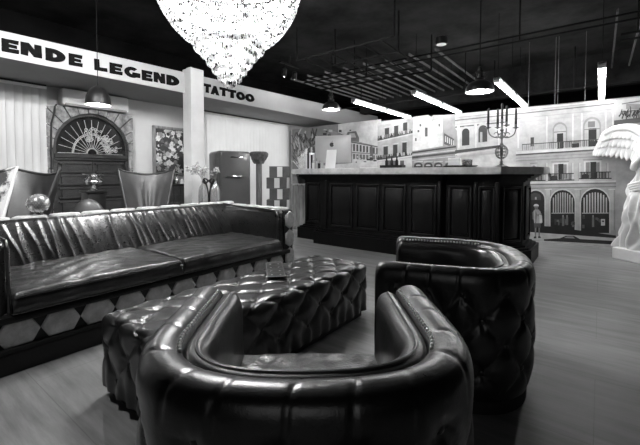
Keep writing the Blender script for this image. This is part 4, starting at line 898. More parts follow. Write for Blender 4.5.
(0.8,[(-0.799,0.447),(-0.758,0.43),(-0.751,0.317),(-0.787,0.287)]),
(0.62,[(-0.872,0.489),(-0.858,0.5),(-0.852,0.315),(-0.866,0.304)]),
(0.12,[(-0.872,0.294),(-0.773,0.302),(-0.772,0.225),(-0.809,0.218),(-0.819,0.251),(-0.827,0.217),(-0.867,0.216)]),
(0.3,[(-0.859,0.217),(-0.835,0.219),(-0.838,0.054),(-0.856,0.052)]),
(0.26,[(-0.806,0.218),(-0.783,0.224),(-0.783,0.066),(-0.801,0.064)]),
(0.07,[(-0.865,0.071),(-0.833,0.075),(-0.832,0.041),(-0.873,0.037)]),
(0.07,[(-0.807,0.081),(-0.775,0.084),(-0.766,0.055),(-0.806,0.05)]),
(0.2,[(0.231,2.164),(0.432,2.184),(0.433,2.169),(0.231,2.149)]),
(0.2,[(0.234,2.046),(0.435,2.054),(0.436,2.04),(0.234,2.031)]),
(0.3,[(0.277,2.151),(0.434,2.133),(0.435,2.061),(0.279,2.078)]),
(0.06,[(0.228,1.945),(0.264,2.046),(0.273,2.039),(0.242,1.932)]),
(0.06,[(0.266,1.993),(0.302,2.079),(0.312,2.072),(0.28,1.98)]),
(0.06,[(0.498,2.003),(0.55,2.066),(0.559,2.059),(0.511,1.99)]),
(0.06,[(0.277,1.909),(0.283,2.021),(0.292,2.014),(0.291,1.896)]),
(0.06,[(0.4,2.008),(0.435,2.086),(0.444,2.08),(0.414,1.995)]),
(0.06,[(0.5,1.979),(0.504,2.073),(0.513,2.066),(0.513,1.966)]),
(0.06,[(0.529,2.001),(0.554,2.1),(0.563,2.094),(0.542,1.988)]),
(0.06,[(0.352,1.992),(0.387,2.038),(0.396,2.032),(0.366,1.979)]),
(0.06,[(0.478,1.896),(0.523,1.943),(0.531,1.937),(0.491,1.883)]),
(0.06,[(0.285,1.966),(0.329,2.006),(0.338,1.999),(0.299,1.953)]),
(0.06,[(0.378,1.974),(0.406,2.054),(0.415,2.048),(0.392,1.961)]),
(0.06,[(0.294,1.957),(0.298,2.065),(0.308,2.058),(0.308,1.944)]),
(0.06,[(0.384,1.919),(0.404,1.995),(0.413,1.989),(0.397,1.906)]),
(0.06,[(0.439,1.894),(0.468,1.967),(0.477,1.961),(0.452,1.881)]),
(0.06,[(0.489,1.986),(0.474,2.07),(0.483,2.063),(0.502,1.974)]),
(0.06,[(0.519,1.938),(0.557,1.988),(0.565,1.982),(0.532,1.925)]),
(0.06,[(0.45,1.97),(0.447,2.078),(0.456,2.071),(0.464,1.957)]),
(0.06,[(0.422,1.914),(0.419,1.993),(0.428,1.987),(0.436,1.901)]),
(0.06,[(0.235,1.996),(0.24,2.057),(0.249,2.051),(0.249,1.983)]),
(0.06,[(0.534,1.904),(0.529,1.978),(0.538,1.972),(0.547,1.891)]),
(0.06,[(0.214,2.016),(0.229,2.082),(0.238,2.075),(0.228,2.002)]),
(0.06,[(0.472,1.962),(0.468,2.059),(0.477,2.052),(0.486,1.949)]),
(0.06,[(0.362,1.939),(0.372,2.004),(0.381,1.998),(0.375,1.926)]),
(0.06,[(0.268,1.98),(0.25,2.07),(0.259,2.063),(0.282,1.967)]),
(0.06,[(0.33,2.026),(0.321,2.115),(0.33,2.108),(0.344,2.013)]),
(0.06,[(0.317,1.958),(0.326,2.043),(0.336,2.036),(0.33,1.945)]),
(0.06,[(0.343,1.968),(0.377,2.056),(0.386,2.049),(0.357,1.955)]),
(0.06,[(0.191,1.981),(0.227,2.025),(0.237,2.018),(0.205,1.968)]),
(0.06,[(0.276,1.983),(0.266,2.059),(0.275,2.053),(0.29,1.97)]),
(0.06,[(0.4,2),(0.445,2.046),(0.454,2.04),(0.413,1.987)]),
(0.12,[(0.144,1.921),(0.546,1.943),(0.548,1.871),(0.145,1.846)])]

# ------------------------------------------------------------------ setting
X0, X1, Y0, Y1, ZC = -6.45, 2.6, -3.2, 11.0, 3.35
struct(MB().box(X0-.1, Y0-.1, -.1, X1+.1, Y1+.1, 0).build('floor', M['floor'], smooth=False))
struct(MB().box(X0-.1, Y0-.1, ZC, X1+.1, Y1+.1, ZC+.1).build('ceiling', M['ceil'], smooth=False))
struct(MB().box(X0-.1, Y0, 0, X0, Y1, 2.46).build('wall_left', M['white'], smooth=False))
struct(MB().box(X0-.1, Y0, 2.46, X0, Y1, ZC).build('wall_upper', M['dark'], smooth=False))
struct(MB().box(X0-.1, Y1, 0, X1+.1, Y1+.1, ZC).build('wall_rear', M['dark'], smooth=False))
struct(MB().box(X0-.1, Y0-.1, 0, X1+.1, Y0, ZC).build('wall_front', M['dark'], smooth=False))
struct(MB().box(X1, Y0, 0, X1+.1, Y1, ZC).build('wall_right', M['dark'], smooth=False))
# free-standing partition that carries the print
struct(MB().box(-6.32, 7.09, 0, X1, 7.25, 2.245).build('wall_back', M['white'], smooth=False))
# bulkhead on the left: face with the lettering, grey underside
struct(MB().prism([(Y0, 2.40), (9.7, 2.40), (9.7, 2.815), (Y0, 2.625)], lambda u, v, w: (-5.27+w, u, v), .02).build('beam', M['fascia'], smooth=False), 'long pale bulkhead face carrying the black lettering')
struct(MB().box(X0, Y0, 2.40, -5.27, 9.7, 2.46).build('soffit', M['soffit'], smooth=False), 'grey underside of the bulkhead above the blinds')
pb = MB(); pb.box(-5.30, 3.36, 0, -5.06, 3.59, 2.77, .012); pb.box(-5.17, 3.345, 0, -5.05, 3.37, 2.77, .004)
struct(pb.build('pillar', M['pillar'], smooth=False), 'square white pillar between the words of the lettering')
struct(MB().box(X0, Y0, 2.375, X0+.09, 1.86, 2.40).build('trim_1', M['oldwood'], smooth=False), 'dark blind track above the left blind')
struct(MB().box(X0, 4.36, 2.372, X0+.09, 7.05, 2.40).build('trim_2', M['oldwood'], smooth=False), 'dark blind track above the right blind')
# ceiling structure
for x, y0, y1 in [(-5.0+.21*k, 5.6+.25*(k % 2), 8.5) for k in range(15)]+[(.12+.24*k, 5.6, 8.5) for k in range(6)]:
    struct(MB().box(x-.010, y0, 3.02, x+.010, y1, 3.055).build('joist', M['joist'], smooth=False))
for k, x in enumerate((-4.2, -3.75, -3.3, -2.85, -2.4)):
    struct(MB().box(x-.03, -.6, 3.18, x+.03, 2.9, 3.27).build('joist', M['joist'], smooth=False))
for y, z0, w in ((8.6, 2.75, .28),):
    struct(MB().box(-6.3 if y < 5 else -5.2, y, z0, X1, y+w, ZC).build('ceiling_beam', M['ceil'], smooth=False))

# print on the partition
mb = MB()
for i, (g, pts) in enumerate(MURAL):
    y = 7.088-i*2.2e-5
    mb.add([(x, y, z) for x, z in pts], [tuple(range(len(pts)))], c=g)
mu = mb.build('mural', M['mural'], smooth=False)
tag(mu, 'large printed street photograph of balconied old houses covering the partition', 'mural')

# panel added behind the right blind, in place of a window
wn = struct(MB().box(-6.449, 4.5, .1, -6.446, 7.0, 2.36).build('added_backing', M['plastic'], smooth=False), 'added pale panel hidden behind the right vertical blind')
# blinds
def blind(name, y0, y1, label):
    t = thing(name, label, 'blinds', (-6.37, y0, 0))
    mb = MB(); n = int((y1-y0)/.092)
    for i in range(n):
        y = (i+.5)*(y1-y0)/n; a = .30+RND.uniform(-.10, .10); h = .048
        dx, dy = h*math.sin(a), h*math.cos(a)
        mb.grid(lambda u, v: (-dx+2*dx*u+.008*math.sin(PI*u), y-dy+2*dy*u, .04+v*2.32), 3, 1)
    mb.build('slat_curtain', M['blindlit' if y0 > 3 else 'blind'], t)
    hd = MB().box(-.03, 0, 2.335, .03, y1-y0, 2.372, .004).build('head_rail', M['plastic'], t)
    return t
blind('vertical_blind', -1.6, 1.86, 'vertical slat blind left of the arched door, behind wing chairs')
blind('vertical_blind', 4.38, 7.04, 'vertical slat blind behind the fridge, right of the pillar')

# arched old door with stone surround
D0 = (-6.45, 2.46, 0)
dr = thing('door_1', 'old dark double door under a round fanlight in a stone surround', 'door', D0)
dr['kind'] = 'structure'; dr.scale = (1, .93, 1)
def arch_r(a): return .53
mb = MB()   # stones: jambs, voussoirs, corners
for sgn in (-1, 1):
    for k in range(5):
        mb.box(.0, sgn*.622-.036, k*.30+.005, .10+RND.uniform(0, .02), sgn*.622+.036, (k+1)*.30-.008, .012)
nv = 13
for k in range(nv):
    a0 = PI*k/nv+.012; a1 = PI*(k+1)/nv-.012
    def lim(a):
        c, s_ = abs(math.cos(a)), math.sin(a)
        r = .92
        if c > 1e-4: r = min(r, .66/c)
        if s_ > 1e-4: r = min(r, .63/s_)
        return r
    pts = [(.585*math.cos(a0), 1.5+.565*math.sin(a0)), (lim(a0)*math.cos(a0), 1.5+lim(a0)*math.sin(a0)),
           (lim(a1)*math.cos(a1), 1.5+lim(a1)*math.sin(a1)), (.585*math.cos(a1), 1.5+.565*math.sin(a1))]
    mb.prism(pts, lambda u, v, w: (w, u, v), .10+RND.uniform(0, .025))
mb.build('stone_arch', M['stone'], dr, smooth=False)
mb = MB(); n = 24                 # fanlight backing
mb.prism([(.585*math.cos(PI*i/n), 1.5+.565*math.sin(PI*i/n)) for i in range(n+1)]+[(-.585, 1.40), (.585, 1.40)], lambda u, v, w: (.01+w, u, v), .02)
fan = mb.build('fanlight', M['glassdark'], dr, smooth=False)
mb = MB()
for k in range(15):
    a = PI*k/14
    mb.tube([(.045, .07*math.cos(a), 1.44+.07*math.sin(a)), (.045, .50*math.cos(a), 1.44+.53*math.sin(a))], .0045, 6)
for r in (.08, .28, .30):
    mb.tube([(.048, r*math.cos(PI*i/24), 1.44+r*1.05*math.sin(PI*i/24)) for i in range(25)], .008 if r < .3 else .005, 6)
for k in range(60):
    a = RND.uniform(.1, 1.9); r = RND.uniform(.2, .4)
    c = (r*math.cos(a), 1.44+r*math.sin(a)); q = RND.uniform(.015, .035)
    mb.tube([(.055, c[0]+q*math.cos(t*.8)*(1-t*.06), c[1]+q*math.sin(t*.8)*(1-t*.06)) for t in range(9)], .006, 5)
mb.build('fan_grille', M['iron'], fan)
mb = MB()
n = 24
for i in range(n):
    a0, a1 = PI*i/n, PI*(i+1)/n
    mb.prism([(.535*math.cos(a0), 1.5+.515*math.sin(a0)), (.59*math.cos(a0), 1.5+.57*math.sin(a0)), (.59*math.cos(a1), 1.5+.57*math.sin(a1)), (.535*math.cos(a1), 1.5+.515*math.sin(a1))], lambda u, v, w: (.02+w, u, v), .06)
for sgn in (-1, 1): mb.box(.02, sgn*.558-.028, 0, .08, sgn*.558+.028, 1.5, .004)
mb.box(.02, -.56, 1.36, .11, .56, 1.43, .012); mb.box(.02, -.56, 1.33, .09, .56, 1.36, .006)
mb.build('door_frame', M['oldwood'], dr, smooth=False)
for sgn in (-1, 1):
    mb = MB(); c = sgn*.265
    mb.box(.01, c-.262, 0, .05, c+.262, 1.33)
    for z0, z1 in ((.08, .40), (.46, .70), (.76, .90), (.96, 1.09), (1.15, 1.28)):
        mb.box(.045, c-.20, z0, .075, c+.20, z1, .012)
        for q in range(2): mb.box(.045, c-.235, z0-.014+q*(z1-z0), .088, c+.235, z0+.012+q*(z1-z0), .004)
    lf = mb.build('door_leaf', M['oldwood'], dr, smooth=False)
    MB().ball((.09, sgn*.05, .98), .022, 12, 8).build('door_knob', M['silver'], lf)
# air conditioner over the door
ac = thing('air_conditioner', 'white wall air conditioner above the arched door', 'air conditioner', (-6.45, 2.50, 2.135))
mb = MB().box(0, -.48, 0, .19, .48, .245, .03); mb.build('housing', M['plastic'], ac)
MB().box(.05, -.44, -.004, .196, .44, .03, .006).build('louvre', M['soffit'], ac)
cb = MB().tube([(-6.40, 1.99, 2.14), (-6.34, 1.95, 2.10), (-6.31, 1.93, 1.99), (-6.31, 1.895, 1.85), (-6.32, 1.888, 1.6), (-6.33, 1.885, .02)], .012, 8).build('power_cable', M['blackmatt'])
tag(cb, 'black cable running down the stone door surround from the air conditioner', 'cable')

# framed flower painting
pt = thing('painting', 'framed painting of pale and dark flowers on the white wall', 'painting', (-6.45, 3.80, 1.545))
mb = MB(); hw, hh, fw_ = .34, .455, .055
for a in ((-hw, -hh, hw, -hh+fw_), (-hw, hh-fw_, hw, hh), (-hw, -hh, -hw+fw_, hh), (hw-fw_, -hh, hw, hh)):
    mb.box(.0, a[0], a[1], .05, a[2], a[3], .015)
mb.build('frame', M['pedwood'], pt, smooth=False)
mb = MB(); mb.add([(.02, -hw+.04, -hh+.04), (.02, hw-.04, -hh+.04), (.02, hw-.04, hh-.04), (.02, -hw+.04, hh-.04)], [(0, 1, 2, 3)], c=.04)
for i in range(150):
    cy, cz = RND.uniform(-.26, .26), RND.uniform(-.39, .39); r = RND.uniform(.02, .06); g = RND.choice([.02, .04, .1, .25, .5, .75, .8])
    ph = RND.uniform(0, 6); k = RND.choice([5, 6, 7])
    pts = []
    for j in range(14):
        a = 2*PI*j/14; rr = r*(1+.22*math.cos(k*a+ph))
        pts.append((.0205+i*1e-5, max(-.28, min(.28, cy+rr*math.cos(a))), max(-.41, min(.41, cz+rr*math.sin(a)))))
    mb.add(pts, [tuple(range(14))], c=g)
mb.build('canvas', M['canvas'], pt, smooth=False)

# raised lettering on the bulkhead face
def ring(ro, ri, a0, a1, n=16, cx=.5, cy=.5, fx=1, fy=1):
    out = []
    for i in range(n):
        p, q = a0+(a1-a0)*i/n, a0+(a1-a0)*(i+1)/n
        out.append([(cx+ri*fx*math.cos(p), cy+ri*fy*math.sin(p)), (cx+ro*fx*math.cos(p), cy+ro*fy*math.sin(p)), (cx+ro*fx*math.cos(q), cy+ro*fy*math.sin(q)), (cx+ri*fx*math.cos(q), cy+ri*fy*math.sin(q))])
    return out
def rc(a, b, c, d): return [(a, b), (c, b), (c, d), (a, d)]
GL = {
 'E': [rc(.02, .0, .42, .97), [(.3, 0), (.98, .02), (1, .33), (.3, .28)], rc(.3, .385, .88, .62), [(.3, .72), (.96, .70), (.99, 1.0), (.3, .97)]],
 'N': [[(0, .02), (.34, 0), (.34, 1), (.0, .98)], [(.66, 0), (1, .02), (.98, 1), (.64, .98)], [(.04, .98), (.38, 1), (.97, .02), (.62, 0)]],
 'D': [rc(.0, .0, .36, 1)] + ring(.5, .17, -PI/2, PI/2, 16, .34, .5, 1.3, 1.0) + [rc(.2, .0, .36, .33), rc(.2, .67, .36, 1)],
 'L': [[(.02, 0), (.42, 0), (.38, 1), (.0, .97)], [(.3, 0), (1, .03), (.97, .36), (.3, .30)]],
 'G': ring(.5, .2, .85, 2*PI-.25) + [[(.52, .26), (1.0, .22), (1.0, .52), (.52, .5)], rc(.74, .1, .99, .5)],
 'T': [[(0, .66), (1, .69), (1, 1), (.0, .97)], [(.3, 0), (.7, .0), (.68, .8), (.33, .8)]],
 'A': [[(0, 0), (.36, 0), (.62, 1), (.36, 1)], [(.64, 0), (1, 0), (.64, 1), (.38, 1)], rc(.24, .17, .78, .42)],
 'O': ring(.5, .19, 0, 2*PI, 24),
}
def word(name, text, spans, label):
    t = thing(name, label, 'lettering', (-5.25, spans[0][0], 2.47))
    for k, (ch, (a, b)) in enumerate(zip(text, spans)):
        mb = MB()
        up = RND.uniform(-.006, .006)
        for q, poly in enumerate(GL[ch]):
            mb.prism(poly, lambda u, v, w: (w-.004, a-spans[0][0]+u*(b-a)*.97, up+v*.148), .016+.0006*q)
        mb.build('letter', M['letter'], t, smooth=False)
    return t
word('wall_lettering', 'ENDE', [(1.13, 1.29), (1.30, 1.505), (1.535, 1.745), (1.77, 1.93)], 'black raised word ENDE at the left of the pale bulkhead')
word('wall_lettering', 'LEGEND', [(2.06, 2.225), (2.245, 2.42), (2.44, 2.66), (2.68, 2.845), (2.86, 3.04), (3.06, 3.275)], 'black raised word LEGEND just left of the white pillar')
word('wall_lettering', 'TATTOO', [(3.71, 3.86), (3.85, 4.03), (4.035, 4.21), (4.215, 4.40), (4.40, 4.60), (4.615, 4.83)], 'black raised word TATTOO just right of the white pillar')

# ------------------------------------------------------------ tufted leather
def tuft(u, v, a, b):
    p = u/a+v/b; q = u/a-v/b
    sp, sq = abs(math.sin(PI*p)), abs(math.sin(PI*q))
    h = (sp*sq)**.36*.62+.38*min(1, (sp+sq)*.8)
    i, j = round(p), round(q); du, dv = u-(i+j)*a/2, v-(i-j)*b/2
    d = math.hypot(du, dv)
    return h+.16*math.exp(-((d-.026)/.02)**2)*math.cos(6*math.atan2(dv, du)+i+2*j)
def button_mesh(r=.013):
    return [(0.0, r*.55), (r*.45, r*.5), (r*.8, r*.28), (r, 0), (r*.9, -r*.2)]

# ---------------------------------------------------------------- ottoman
OX, OY, OHX, OHY, OH = -1.72, 1.655, .275, .875, .42
ott = thing('tufted_ottoman', 'long low button-tufted black leather ottoman table in front of the sofa', 'ottoman', (OX, OY, 0))
TA, TB = .26, .215
def ott_pt(face, u, v):
    """face: top (u=x,v=y), side (u=z down, v=along)"""
    zb = .06
    r = .045
    if face == 'top': P = Vector((u, v, OH)); tu, tv = v, u
    elif face == '+x': P = Vector((OHX, v, OH-u)); tu, tv = v, OHX+u
    elif face == '-x': P = Vector((-OHX, v, OH-u)); tu, tv = v, -OHX-u
    elif face == '+y': P = Vector((v, OHY, OH-u)); tu, tv = OHY+u, v
    else: P = Vector((v, -OHY, OH-u)); tu, tv = -OHY-u, v
    C = Vector((max(-OHX+r, min(OHX-r, P.x)), max(-OHY+r, min(OHY-r, P.y)), min(OH-r, P.z)))
    d = P-C
    n = d.normalized() if d.length > 1e-6 else {'top': Vector((0, 0, 1)), '+x': Vector((1, 0, 0)), '-x': Vector((-1, 0, 0)), '+y': Vector((0, 1, 0)), '-y': Vector((0, -1, 0))}[face]
    Q = C+n*min(r, d.length) if d.length > r else P
    if d.length > r: Q = C+n*r
    depth = OH-Q.z
    fade = 1.0 if depth < .24 else max(0.25, 1-(depth-.24)/.08)
    h = tuft(tu, tv, TA, TB)
    amp = .026 if face == 'top' else .027
    sag = 0
    if face != 'top' and u > .2: sag = .007*math.sin(2*PI*v/.1)*min(1, (u-.2)/.1)
    wr = .0016*math.sin(31*tu+17*tv+3*math.sin(11*tv))+.0012*math.sin(53*tu-41*tv)
    return Q+n*(amp*(h-.8)*fade+sag+wr*h)
mb = MB()
mb.grid(lambda u, v: ott_pt('top', -OHX+2*OHX*u, -OHY+2*OHY*v), 56, 170)
for f, L in (('+x', OHY), ('-x', OHY), ('+y', OHX), ('-y', OHX)):
    mb.grid(lambda u, v: ott_pt(f, u*(OH-.055), -L+2*L*v), 36, 170 if L > .5 else 56)
body = mb.build('tufted_body', M['leather'], ott, angle=180, weld=True)
mb = MB().box(-OHX+.04, -OHY+.04, 0, OHX-.04, OHY-.04, .10); mb.build('plinth', M['blackmatt'], ott, smooth=False)
# buttons at the lattice points
btn0 = None; cnt = 0
def put_button(P, n):
    global btn0, cnt
    if cnt >= 98: return
    q = Vector((0, 0, 1)).rotation_difference(Vector(n)).to_euler()
    if btn0 is None:
        btn0 = MB().lathe(button_mesh(.0125)[::-1], 12).build('button', M['leather'], ott)
        btn0.location = P; btn0.rotation_euler = q
    else: inst(btn0, P, ott, q)
    cnt += 1
for i in range(-20, 21):
    for j in range(-20, 21):
        u = (i+j)*TA/2; v = (i-j)*TB/2      # p=i, q=j
        if abs(v) < OHX-.03 and abs(u) < OHY-.03: put_button(ott_pt('top', v, u)+Vector((0, 0, .002)), (0, 0, 1))
        if abs(u) < OHY-.03 and OHX+.05 < v < OHX+.30: put_button(ott_pt('+x', v-OHX, u)+Vector((.002, 0, 0)), (1, 0, 0))
        if abs(v) < OHX-.03 and -OHY-.30 < u < -OHY-.05: put_button(ott_pt('-y', -u-OHY, v)+Vector((0, -.002, 0)), (0, -1, 0))
# dark card folder lying on it
br = thing('brochure', 'small black folded card with printed white squares lying on the ottoman', 'brochure', (-1.835, 1.88, .437), math.radians(-43))
mb = MB().box(-.22, -.062, 0, .20, .062, .004, .0015); mb.build('card', M['brochure'], br, smooth=False)
mb = MB()
for q in (-.195, .195): mb.box(q-.004, -.06, .0042, q+.004, .06, .0048)
for q in (-.058, .058): mb.box(-.195, q-.0025, .0042, .195, q+.0025, .0048)
for q in (-.098, 0, .098): mb.box(q-.002, -.058, .0042, q+.002, .058, .0048)
mb.build('border', M['soffit'], br, smooth=False)
mb = MB()
for i in range(4):
    for j in range(2):
        cx, cy = -.147+i*.098, -.029+j*.058
        k = (i+j) % 3
        if k == 0: mb.lathe([(.007, .0043), (.007, .0049), (.004, .0049)], 10, (cx, cy, 0))
        elif k == 1: mb.box(cx-.009, cy-.002, .0043, cx+.009, cy+.002, .0049); mb.box(cx-.002, cy-.008, .0043, cx+.002, cy+.008, .0049)
        else: mb.box(cx-.010, cy-.007, .0043, cx-.005, cy+.007, .0049); mb.box(cx+.002, cy-.007, .0043, cx+.010, cy-.003, .0049)
mb.build('printed_mark', M['paper'], br, smooth=False)

# ------------------------------------------------------------- tub armchairs
HW, YF, YB = .338, .315, -.29
def u_path():
    raw = []
    yc = -.02
    for i in range(40): raw.append((HW, YF-(YF-yc)*i/40))
    for i in range(160):
        a = PI*i/159; n = 2.7
        ca, sa = math.cos(a), math.sin(a)
        raw.append((HW*math.copysign(abs(ca)**(2/n), ca), yc+(YB-yc)*abs(sa)**(2/n)))
    for i in range(1, 41): raw.append((-HW, yc+(YF-yc)*i/40))
    # resample
    d = [0]
    for a, b in zip(raw, raw[1:]): d.append(d[-1]+math.hypot(b[0]-a[0], b[1]-a[1]))
    L = d[-1]; N = 260; out = []; k = 0
    for i in range(N+1):
        s_ = L*i/N
        while k < len(d)-2 and d[k+1] < s_: k += 1
        t = (s_-d[k])/max(1e-9, d[k+1]-d[k])
        out.append((raw[k][0]+(raw[k+1][0]-raw[k][0])*t, raw[k][1]+(raw[k+1][1]-raw[k][1])*t))
    nr = []
    for i in range(N+1):
        a, b = out[max(0, i-2)], out[min(N, i+2)]
        tx, ty = b[0]-a[0], b[1]-a[1]; l = math.hypot(tx, ty)
        nr.append((-ty/l, tx/l))
    sm = []
    for i in range(N+1):
        xs = [nr[max(0, min(N, i+k))] for k in range(-4, 5)]
        x, y = sum(p[0] for p in xs), sum(p[1] for p in xs); l = math.hypot(x, y); sm.append((x/l, y/l))
    return out, sm, L
UP, UN, UL = u_path()
if UN[len(UN)//2][1] > 0: UN = [(-a, -b) for a, b in UN]
def sweep(mb, prof, s0, e, disp=None, taper=.45, drop=.03):
    N = len(UP)-1; st = []
    K = 5
    for j in range(K, 0, -1):
        f = PI/2*j/K; st.append((0, e*math.sin(f), 1-taper*(1-math.cos(f)), drop*(1-math.cos(f))))
    for i in range(N+1): st.append((i, 0, 1, 0))
    for j in range(1, K+1):
        f = PI/2*j/K; st.append((N, e*math.sin(f), 1-taper*(1-math.cos(f)), drop*(1-math.cos(f))))
    vs = []; n = len(prof)
    for (i, fy, sc, dz) in st:
        p, nn = UP[i], UN[i]
        for k, (s_, z) in enumerate(prof):
            ss = s0+(s_-s0)*sc
            zz = z-dz*min(1, max(0, (z-.25)/.3))
            if disp: ds, dzz = disp(i*UL/N, s_, z, i/N); ss += ds*sc; zz += dzz
            vs.append((p[0]+nn[0]*ss, p[1]+nn[1]*ss+fy, zz))
    fs = []
    for i in range(len(st)-1):
        for k in range(n):
            l = (k+1) % n
            fs.append((i*n+k, i*n+l, (i+1)*n+l, (i+1)*n+k))
    fs.append(tuple(range(n-1, -1, -1))); fs.append(tuple((len(st)-1)*n+k for k in range(n)))
    mb.add(vs, fs)
def smoothprof(pts, step=.012):
    """Catmull-Rom through pts"""
    out = []
    for i in range(len(pts)-1):
        p0, p1, p2, p3 = pts[max(0, i-1)], pts[i], pts[i+1], pts[min(len(pts)-1, i+2)]
        L = math.hypot(p2[0]-p1[0], p2[1]-p1[1]); m = max(1, int(L/step))
        for k in range(m):
            t = k/m
            out.append(tuple(.5*(2*p1[c]+(p2[c]-p0[c])*t+(2*p0[c]-5*p1[c]+4*p2[c]-p3[c])*t*t+(3*p1[c]-p0[c]-3*p2[c]+p3[c])*t**3) for c in (0, 1)))
    out.append(pts[-1]); return out
ch = thing('tub_armchair', 'black leather tub armchair nearest, seen from behind, nailhead trim along its arms', 'armchair', (-.70, .856, 0), math.radians(38), None)
outer = smoothprof([(.0, .638), (.006, .659), (.03, .676), (.065, .682), (.098, .668), (.112, .635), (.116, .59), (.114, .52), (.117, .40), (.119, .28), (.112, .15), (.094, .07), (.08, .055)])
outer += [(-.02, .055), (-.02, .30), (-.02, .5)]
CR = [.12, .26, .43, .55, .68, .80, .93, 1.07, 1.17, 1.30, 1.44, 1.58, 1.70]
def outer_disp(l, s_, z, f):
    ds = dz = 0
    if s_ > .085 and z < .60:
        w = min(1, (.60-z)/.05)*min(1, max(0, (z-.06)/.06))*min(1, l/.05)*min(1, (UL-l)/.05)
        ds = .028*(tuft(l*1.15, z-.565, .17, .24)-.9)*w
    if z > .6 and s_ > 0:
        for c in CR:
            c2 = c*UL/1.82
            ds2 = .0055*math.exp(-((l-c2-.25*(s_-.06))/.0042)**2)
            k = (s_-.06)/.06
            ds -= ds2*max(0, k); dz -= ds2*(1-abs(k))
        dz += .0007*math.sin(l*19+s_*30)
    return ds, dz
mb = MB(); sweep(mb, outer, .06, .05, outer_disp, .35, .03)
shell = mb.build('outer_shell', M['leather'], ch, angle=75)
pad = smoothprof([(.003, .632), (-.004, .649), (-.03, .657), (-.055, .648), (-.071, .62), (-.078, .56), (-.080, .45), (-.080, .33)]) + [(-.075, .30), (-.006, .30)]
def pad_disp(l, s_, z, f):
    return (.003*math.sin(l*23+z*9)*math.sin(z*21) if s_ < -.05 else 0), 0
mb = MB(); sweep(mb, pad, -.045, .03, pad_disp, .35, .025)
mb.build('inner_pad', M['leather'], ch, angle=75)
# piping along the pad edge
N = len(UP)-1
mb = MB(); mb.tube([(UP[i][0]-UN[i][0]*.030, UP[i][1]-UN[i][1]*.030, .657) for i in range(0, N+1, 2)], .005, 6); mb.build('piping', M['leather'], ch)
# seat cushion
def seat_top(u, v):
    x, y = -.262+.524*u, -.25+.605*v
    e = min(1, (1-v)*.605/.035)
    z = .404-.032*(1-math.sqrt(max(0, 1-(1-e)**2)))+.012*math.sin(PI*u)*math.sin(PI*v)
    return (x, y+.012*math.sin(PI*u)*v, z+(.003*math.sin(40*x+20*y)*math.sin(27*y)+.002*math.sin(70*x-35*y))*e)
mb = MB(); mb.grid(seat_top, 60, 60)
mb.grid(lambda u, v: (seat_top(u, 1)[0], seat_top(u, 1)[1]-.004*v+.006*math.sin(PI*v), .31+(seat_top(u, 1)[2]-.31)*(1-v)), 60, 8)
mb.build('seat', M['leather_seat'], ch, angle=75, weld=True)
mb = MB(); mb.box(-.234, -.22, .06, .234, .335, .31, .02); mb.build('seat_base', M['leather'], ch)
mb = MB()
prof_in = [(UP[i][0]+UN[i][0]*.085, UP[i][1]+UN[i][1]*.085) for i in range(0, N+1, 4)]
mb.prism(prof_in, lambda u, v, w: (u, v, w), .06); mb.build('plinth', M['blackmatt'], ch, smooth=False)
# nail heads along the seam
n0 = None; NN = 52
for k in range(NN):
    l = .012+.47*(k % 26)/25.0
    if k >= 26: l = UL-l
    f = l/UL*N; i = int(f)
    P = (UP[i][0]+UN[i][0]*.013, UP[i][1]+UN[i][1]*.013, .668)
    if n0 is None:
        n0 = MB().lathe([(.006, -.006), (.006, .0), (.0048, .003), (.0024, .0045), (0, .005)], 10).build('nailhead', M['nail'], ch); n0.location = P
    else: inst(n0, P, ch)
# buttons on the outside
b0 = None; nb = 0
for i in range(-60, 60):
    for j in range(-60, 60):
        l = (i+j)*.17/2/1.15; z = .565+(i-j)*.24/2
        if .04 < l < UL-.04 and .12 < z < .60 and nb < 90:
            k = int(l/UL*N); s_ = .116-.020
            P = (UP[k][0]+UN[k][0]*s_, UP[k][1]+UN[k][1]*s_, z)
            q = Vector((0, 0, 1)).rotation_difference(Vector((UN[k][0], UN[k][1], 0))).to_euler()
            if b0 is None:
                b0 = MB().lathe(button_mesh(.016)[::-1], 12).build('button', M['leather'], ch); b0.location = P; b0.rotation_euler = q
            else: inst(b0, P, ch, q)
            nb += 1
ch2 = dup(ch, (-.672, 2.138, 0), math.atan2(-.31, -.95)-PI/2, 'black leather tub armchair standing in front of the counter, its tufted side showing')

# --------------------------------------------------------------------- sofa
SL = (-3.1, 1.65, 0)
sofa = thing('leather_sofa', 'long dark leather sofa with pale cowhide patches along its base and top edge', 'sofa', SL)
def sb(mb, name, mt, parent=sofa, **k): return mb.build(name, mt, parent, shift=SL, **k)
